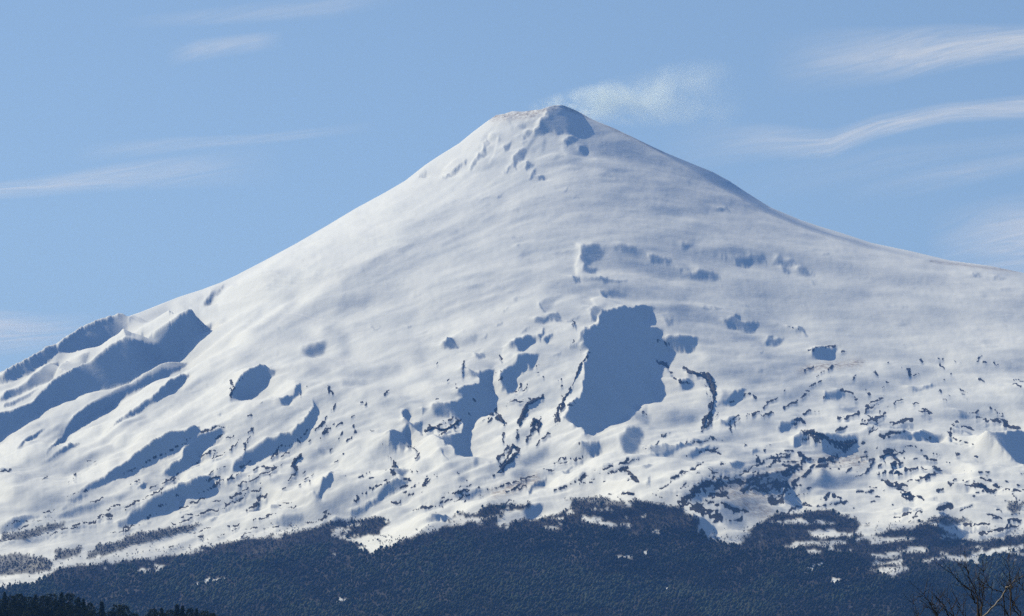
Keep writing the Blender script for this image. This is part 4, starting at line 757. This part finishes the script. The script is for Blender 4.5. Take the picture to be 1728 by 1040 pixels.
# ---------------------------------------------------------------- leafless trees close to the camera at the lower right
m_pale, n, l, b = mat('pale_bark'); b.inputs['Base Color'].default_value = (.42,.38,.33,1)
def spray(name, y0, lines, thick, label, seed, root_u, pale=False):
    r = np.random.RandomState(seed); k_ = y0/F_PX
    e = bpy.data.objects.new(name, None); link(e); xr = (root_u-U_C)*k_; e.location = (xr, y0, 0); tag(e, label, 'tree', 'leafless trees at the lower right')
    def Pt(u_, v_, dy=0): return np.array([(u_-U_C)*k_-xr, dy, (V_HOR-v_)*k_+CAM_Z])
    def tubes(nm, segs):
        V = []; F = []
        for p, r0, r1 in segs:
            p = np.array(p); m = len(p); i0 = len(V); NN = 6
            for q in range(m):
                d = p[min(q+1, m-1)]-p[max(q-1, 0)]; d = d/np.linalg.norm(d); a = np.cross(d, (0,1,0.05)); a /= np.linalg.norm(a); b2 = np.cross(d, a); rr = r0+(r1-r0)*q/(m-1.)
                for w in range(NN): t_ = 2*math.pi*w/NN; V.append(p[q]+rr*(1+r.uniform(-.12,.12))*(math.cos(t_)*a+math.sin(t_)*b2))
            for q in range(m-1):
                for w in range(NN): F.append((i0+q*NN+w, i0+q*NN+(w+1) % NN, i0+(q+1)*NN+(w+1) % NN, i0+(q+1)*NN+w))
        return np_mesh(nm, np.array(V), np.array(F), None, m_bark, e, True)
    fork = np.array([0, 0, .75]); tubes('trunk', [([np.array([0,0,-.15]), np.array([.01,0,.3]), fork+(0,0,.05)], thick*3.4, thick*2.6)])
    def wiggle(p, amp=.012, sub=3):
        o = []
        for a, b2 in zip(p[:-1], p[1:]):
            for q in range(sub): o.append(a+(b2-a)*q/sub + (r.normal(0, amp, 3) if q else 0))
        return o+[p[-1]]
    for L_, w in lines:
        dy = r.uniform(-.5, .5); p = [Pt(a, b2, dy+q*r.uniform(-.06, .06)) for q, (a, b2) in enumerate(L_)]
        limb = wiggle([fork, (fork*.55+p[0]*.45)+(0,0,-.15)]+p); segs = [(limb, thick*w*1.5, thick*.28*w)]
        o = tubes('limb', segs); tw = []
        if pale and w == 1.0: o.data.materials[0] = m_pale; o['label'] = 'pale slanting limb'  # one limb in an even, paler bark colour
        nl = len(limb)
        for q in range(int(nl*.8)):
            i = r.randint(max(5, nl//3), nl); s0 = limb[i]; ang = r.choice([-1, 1])*r.uniform(.35, 1.0)
            d = limb[min(i+1, nl-1)]-limb[i-1]; d = d/np.linalg.norm(d); ca, sa = math.cos(ang), math.sin(ang)
            d2 = np.array([d[0]*ca-d[2]*sa, r.uniform(-.4, .4), d[0]*sa+d[2]*ca]); d2[2] += .25; Lw = r.uniform(.07, .32)
            p1 = s0+d2*Lw*.5+r.normal(0, .01, 3); p2 = s0+d2*Lw+np.array([0,0,.03]); tw.append(([s0, p1, p2], thick*.3, thick*.12))
            if r.rand() < .5: d3 = d2+r.normal(0, .5, 3); tw.append(([p1, p1+d3*Lw*.25, p1+d3*Lw*.5], thick*.2, thick*.1))
        for q_ in tw: tubes('twig', [q_]).parent = o
    return e
def Hh(s): v = [float(t) for t in s.split()]; return [(1520+v[i]/8.307, 920+v[i+1]/8.307) for i in range(0, len(v), 2)]
spray('bare_tree', 60., [(Hh('1120 1100 1120 997 1090 860 1040 770 1000 650 870 550 760 460 640 310'), 1.15),(Hh('1030 760 1000 650 930 490 890 390 800 300'), .8),(Hh('1110 900 1110 800 1090 650 1060 450 1040 300'), .7),
   (Hh('1130 920 1170 720 1190 600 1170 560'), .6),(Hh('1100 860 1000 700 940 600 930 300'), .5)], .0125, 'leafless dark branched tree left of the pale slanting branch', 5, 1656)
spray('bare_tree', 57., [(Hh('1130 1010 1300 850 1440 670 1480 600 1580 490 1740 360'), 1.0),(Hh('1480 640 1500 560 1480 480 1450 350 1400 250'), .6),(Hh('1450 690 1330 620 1250 570 1190 420 1150 330'), .65),
   (Hh('1640 1000 1550 880 1505 740 1495 620'), .8),(Hh('1728 930 1650 820 1600 740 1600 560'), .8),(Hh('1540 1000 1440 850 1300 840 1200 760 1140 640'), .7),(Hh('1728 760 1680 640 1620 520 1640 400'), .6)], .0125,
   'leafless tree crossed by one pale slanting branch above its dark twigs', 8, 1706, True)
spray('bare_tree', 64., [(Hh('500 1050 490 960 450 920 370 790 300 700'), .7),(Hh('495 1000 400 890 240 770'), .6),(Hh('690 1050 660 930 630 850 590 780 580 700'), .75),(Hh('790 1050 770 960 710 770 700 700'), .6),
   (Hh('180 1050 160 870 150 800'), .5),(Hh('530 1000 520 840 440 740'), .5),(Hh('900 1050 860 960 830 850'), .55)], .016, 'lowest sparse leafless treetop rising from the bottom edge', 11, 1590)

# ---------------------------------------------------------------- steam drifting off the crater
m_st = bpy.data.materials.new('steam'); m_st.use_nodes = True; n, l = m_st.node_tree.nodes, m_st.node_tree.links
for q in list(n): n.remove(q)
out = n.new('ShaderNodeOutputMaterial'); pv = n.new('ShaderNodeVolumePrincipled'); tcn = n.new('ShaderNodeTexCoord'); mp = n.new('ShaderNodeMapping')
l.new(tcn.outputs['Object'], mp.inputs[0]); mp.inputs['Scale'].default_value = (1, 1, 1.3)
n1 = noise(n, l, .0075, mp.outputs[0], 7, .66); n1.inputs['Distortion'].default_value = .9
sep = n.new('ShaderNodeSeparateXYZ'); l.new(tcn.outputs['Object'], sep.inputs[0])
PLX = (1240-930)/F_PX*Y_AXIS
fx_ = math_(n, l, 'DIVIDE', sep.outputs[0], PLX)                                              # 0 at the crater, 1 where it thins out
cz = math_(n, l, 'MULTIPLY', math_(n, l, 'POWER', math_(n, l, 'MAXIMUM', fx_, .001), .8), 60.)
wz = math_(n, l, 'ADD', math_(n, l, 'MULTIPLY', fx_, 130.), 52.)
dz = math_(n, l, 'DIVIDE', math_(n, l, 'SUBTRACT', sep.outputs[2], cz), wz); dy_ = math_(n, l, 'DIVIDE', sep.outputs[1], wz)
d2 = math_(n, l, 'ADD', math_(n, l, 'MULTIPLY', dz, dz), math_(n, l, 'MULTIPLY', dy_, dy_))
env = math_(n, l, 'SUBTRACT', 1.0, d2, True)
x_in = math_(n, l, 'MULTIPLY', math_(n, l, 'ADD', fx_, .12), 6.0, True); x_out = math_(n, l, 'POWER', math_(n, l, 'SUBTRACT', 1.12, fx_, True), 1.5)
den = math_(n, l, 'MULTIPLY', math_(n, l, 'SUBTRACT', n1.outputs[0], .41, True), 1.0)
for q in (env, x_in, x_out): den = math_(n, l, 'MULTIPLY', den, q)
den = math_(n, l, 'MULTIPLY', den, .10)
l.new(den, pv.inputs['Density']); pv.inputs['Color'].default_value = (.88, .97, 1, 1); pv.inputs['Anisotropy'].default_value = .4; l.new(pv.outputs[0], out.inputs['Volume'])
bm = bmesh.new(); bmesh.ops.create_icosphere(bm, subdivisions=4, radius=1)
for q in bm.verts:
    x_ = (q.co.x*.5+.5); rad = 45+150*x_; cen = 60*x_**.8
    q.co = Vector((-90 + x_*(PLX*1.15+90), q.co.y*(rad+15), cen + q.co.z*(rad+15)))
me = bpy.data.meshes.new('steam_plume'); bm.to_mesh(me); bm.free(); me.materials.append(m_st)
st_o = link(bpy.data.objects.new('steam_plume', me)); st_o.location = ((925-U_C)/F_PX*Y_AXIS, Y_AXIS+160, (V_HOR-178)/F_PX*Y_AXIS+18)
tag(st_o, 'thin pale steam drifting to the right off the volcano summit', 'smoke', None, 'stuff')

# ---------------------------------------------------------------- cirrus, 9 km up
def cirrus(idx, s, width, alpha, label, sc=(1,1)):
    """a wisp of ice cloud lying in a level layer; its line and breadth are where it crosses the sky"""
    L_ = pts(s); ZC = 9000.; m = bpy.data.materials.new('ice_cloud'); m.use_nodes = True; n, l = m.node_tree.nodes, m.node_tree.links
    for q in list(n): n.remove(q)
    out = n.new('ShaderNodeOutputMaterial'); tr = n.new('ShaderNodeBsdfTransparent'); df = n.new('ShaderNodeBsdfDiffuse'); tl = n.new('ShaderNodeBsdfTranslucent'); mx = n.new('ShaderNodeMixShader'); m2 = n.new('ShaderNodeMixShader')
    df.inputs[0].default_value = tl.inputs[0].default_value = (.92,.90,.88,1); m2.inputs[0].default_value = .9; l.new(df.outputs[0], m2.inputs[1]); l.new(tl.outputs[0], m2.inputs[2])
    a1 = n.new('ShaderNodeAttribute'); a1.attribute_name = 'veil'; a2 = n.new('ShaderNodeAttribute'); a2.attribute_name = 'strand'
    n1 = noise(n, l, 1.0, a2.outputs['Vector'], 7, .62); n1.inputs['Distortion'].default_value = 1.1
    f = math_(n, l, 'MULTIPLY', a1.outputs['Fac'], math_(n, l, 'MULTIPLY', math_(n, l, 'SUBTRACT', n1.outputs[0], .2, True), 1.8), True)
    f = math_(n, l, 'MULTIPLY', f, alpha, True)
    l.new(f, mx.inputs[0]); l.new(tr.outputs[0], mx.inputs[1]); l.new(m2.outputs[0], mx.inputs[2]); l.new(mx.outputs[0], out.inputs[0])
    if L_[-1][0] > 1722: L_ = L_ + [(2350., L_[-1][1] + .25*(L_[-1][1]-L_[-2][1]))]
    if L_[0][0] < -5: L_ = [(-620., L_[0][1] - .25*(L_[1][1]-L_[0][1]))] + L_
    NS_ = 90; A = np.array(L_); t_ = np.linspace(0, 1, NS_); seg = np.r_[0, np.cumsum(np.hypot(*np.diff(A, axis=0).T))]; seg /= seg[-1]
    cx_ = np.interp(t_, seg, A[:,0]); cy_ = np.interp(t_, seg, A[:,1]); w = np.linspace(-1, 1, 15); V = []; veil = []; strand = []
    for i in range(NS_):
        for ww in w:
            uu, vv_ = cx_[i], cy_[i]+ww*width*(.75+.35*math.sin(cx_[i]/210.+idx*1.7)); R_ = ZC/((V_HOR-vv_)/F_PX); V.append(world_at(np.array(uu), np.array(vv_), R_))
            veil.append(max(0, 1-ww*ww)**1.3*min(1, 4*t_[i])*min(1, 4*(1-t_[i]))); strand.append((uu/170.*sc[0]+idx*7.3, ww*width/19.*sc[1]+.8*math.sin(uu/130.+idx)+uu/300., idx*3.1))
    ids = np.arange(NS_*15).reshape(NS_, 15)
    o = np_mesh('cirrus_cloud', np.array(V), np.stack([ids[:-1,:-1], ids[1:,:-1], ids[1:,1:], ids[:-1,1:]], -1).reshape(-1,4), None, m, None, True)
    attr(o, 'veil', veil); at = o.data.attributes.new('strand', 'FLOAT_VECTOR', 'POINT'); at.data.foreach_set('vector', np.array(strand, np.float32).ravel())
    tag(o, label, 'cloud', 'thin cirrus clouds')
cirrus(1, '1290 112 1400 100 1500 94 1600 80 1780 66', 54, .72, 'brightest white cirrus streak high in the upper right sky')
cirrus(2, '1110 262 1200 246 1290 240 1400 244 1480 214 1600 190 1780 178', 50, .62, 'long wavy cirrus streak just right of the steam plume')
cirrus(3, '-60 326 60 316 200 298 330 286 480 278', 40, .5, 'pale cirrus band low in the left sky beside the mountain flank')
cirrus(4, '280 96 340 84 400 76 480 66', 20, .35, 'small faint cirrus wisp in the upper left sky')
cirrus(5, '120 262 300 244 430 236 640 212', 26, .25, 'faint narrow cirrus streak above the low left cloud band')
cirrus(6, '-90 566 0 560 80 562 190 556', 84, 1.0, 'soft cream cloud bank behind the lower left ridge')
cirrus(7, '1560 430 1640 420 1700 414 1790 410', 84, 1.0, 'soft cloud bank above the far right slope')
cirrus(8, '1400 326 1520 310 1640 290 1780 262', 26, .28, 'faint cirrus veil below the wavy streak on the right')
cirrus(9, '1200 330 1350 300 1500 270 1780 232', 46, .16, 'very thin cirrus haze between the two streaks on the right')
cirrus(10, '200 40 400 24 560 10 700 -20', 24, .2, 'barely visible cirrus trace along the top of the left sky')

# ---------------------------------------------------------------- air
bm = bmesh.new(); bmesh.ops.create_cube(bm, size=1); me = bpy.data.meshes.new('haze'); bm.to_mesh(me); bm.free()
hz = link(bpy.data.objects.new('haze', me)); hz.scale = (125000, 125000, 2900); hz.location = (0, 0, 1450-45.)
m_h = bpy.data.materials.new('haze'); m_h.use_nodes = True; n, l = m_h.node_tree.nodes, m_h.node_tree.links
for q in list(n): n.remove(q)
out = n.new('ShaderNodeOutputMaterial'); pv = n.new('ShaderNodeVolumePrincipled'); pv.inputs['Density'].default_value = 2.6e-5; pv.inputs['Color'].default_value = (.15,.39,1,1); pv.inputs['Anisotropy'].default_value = 0
l.new(pv.outputs[0], out.inputs['Volume']); me.materials.append(m_h); tag(hz, None, None, None, 'stuff')
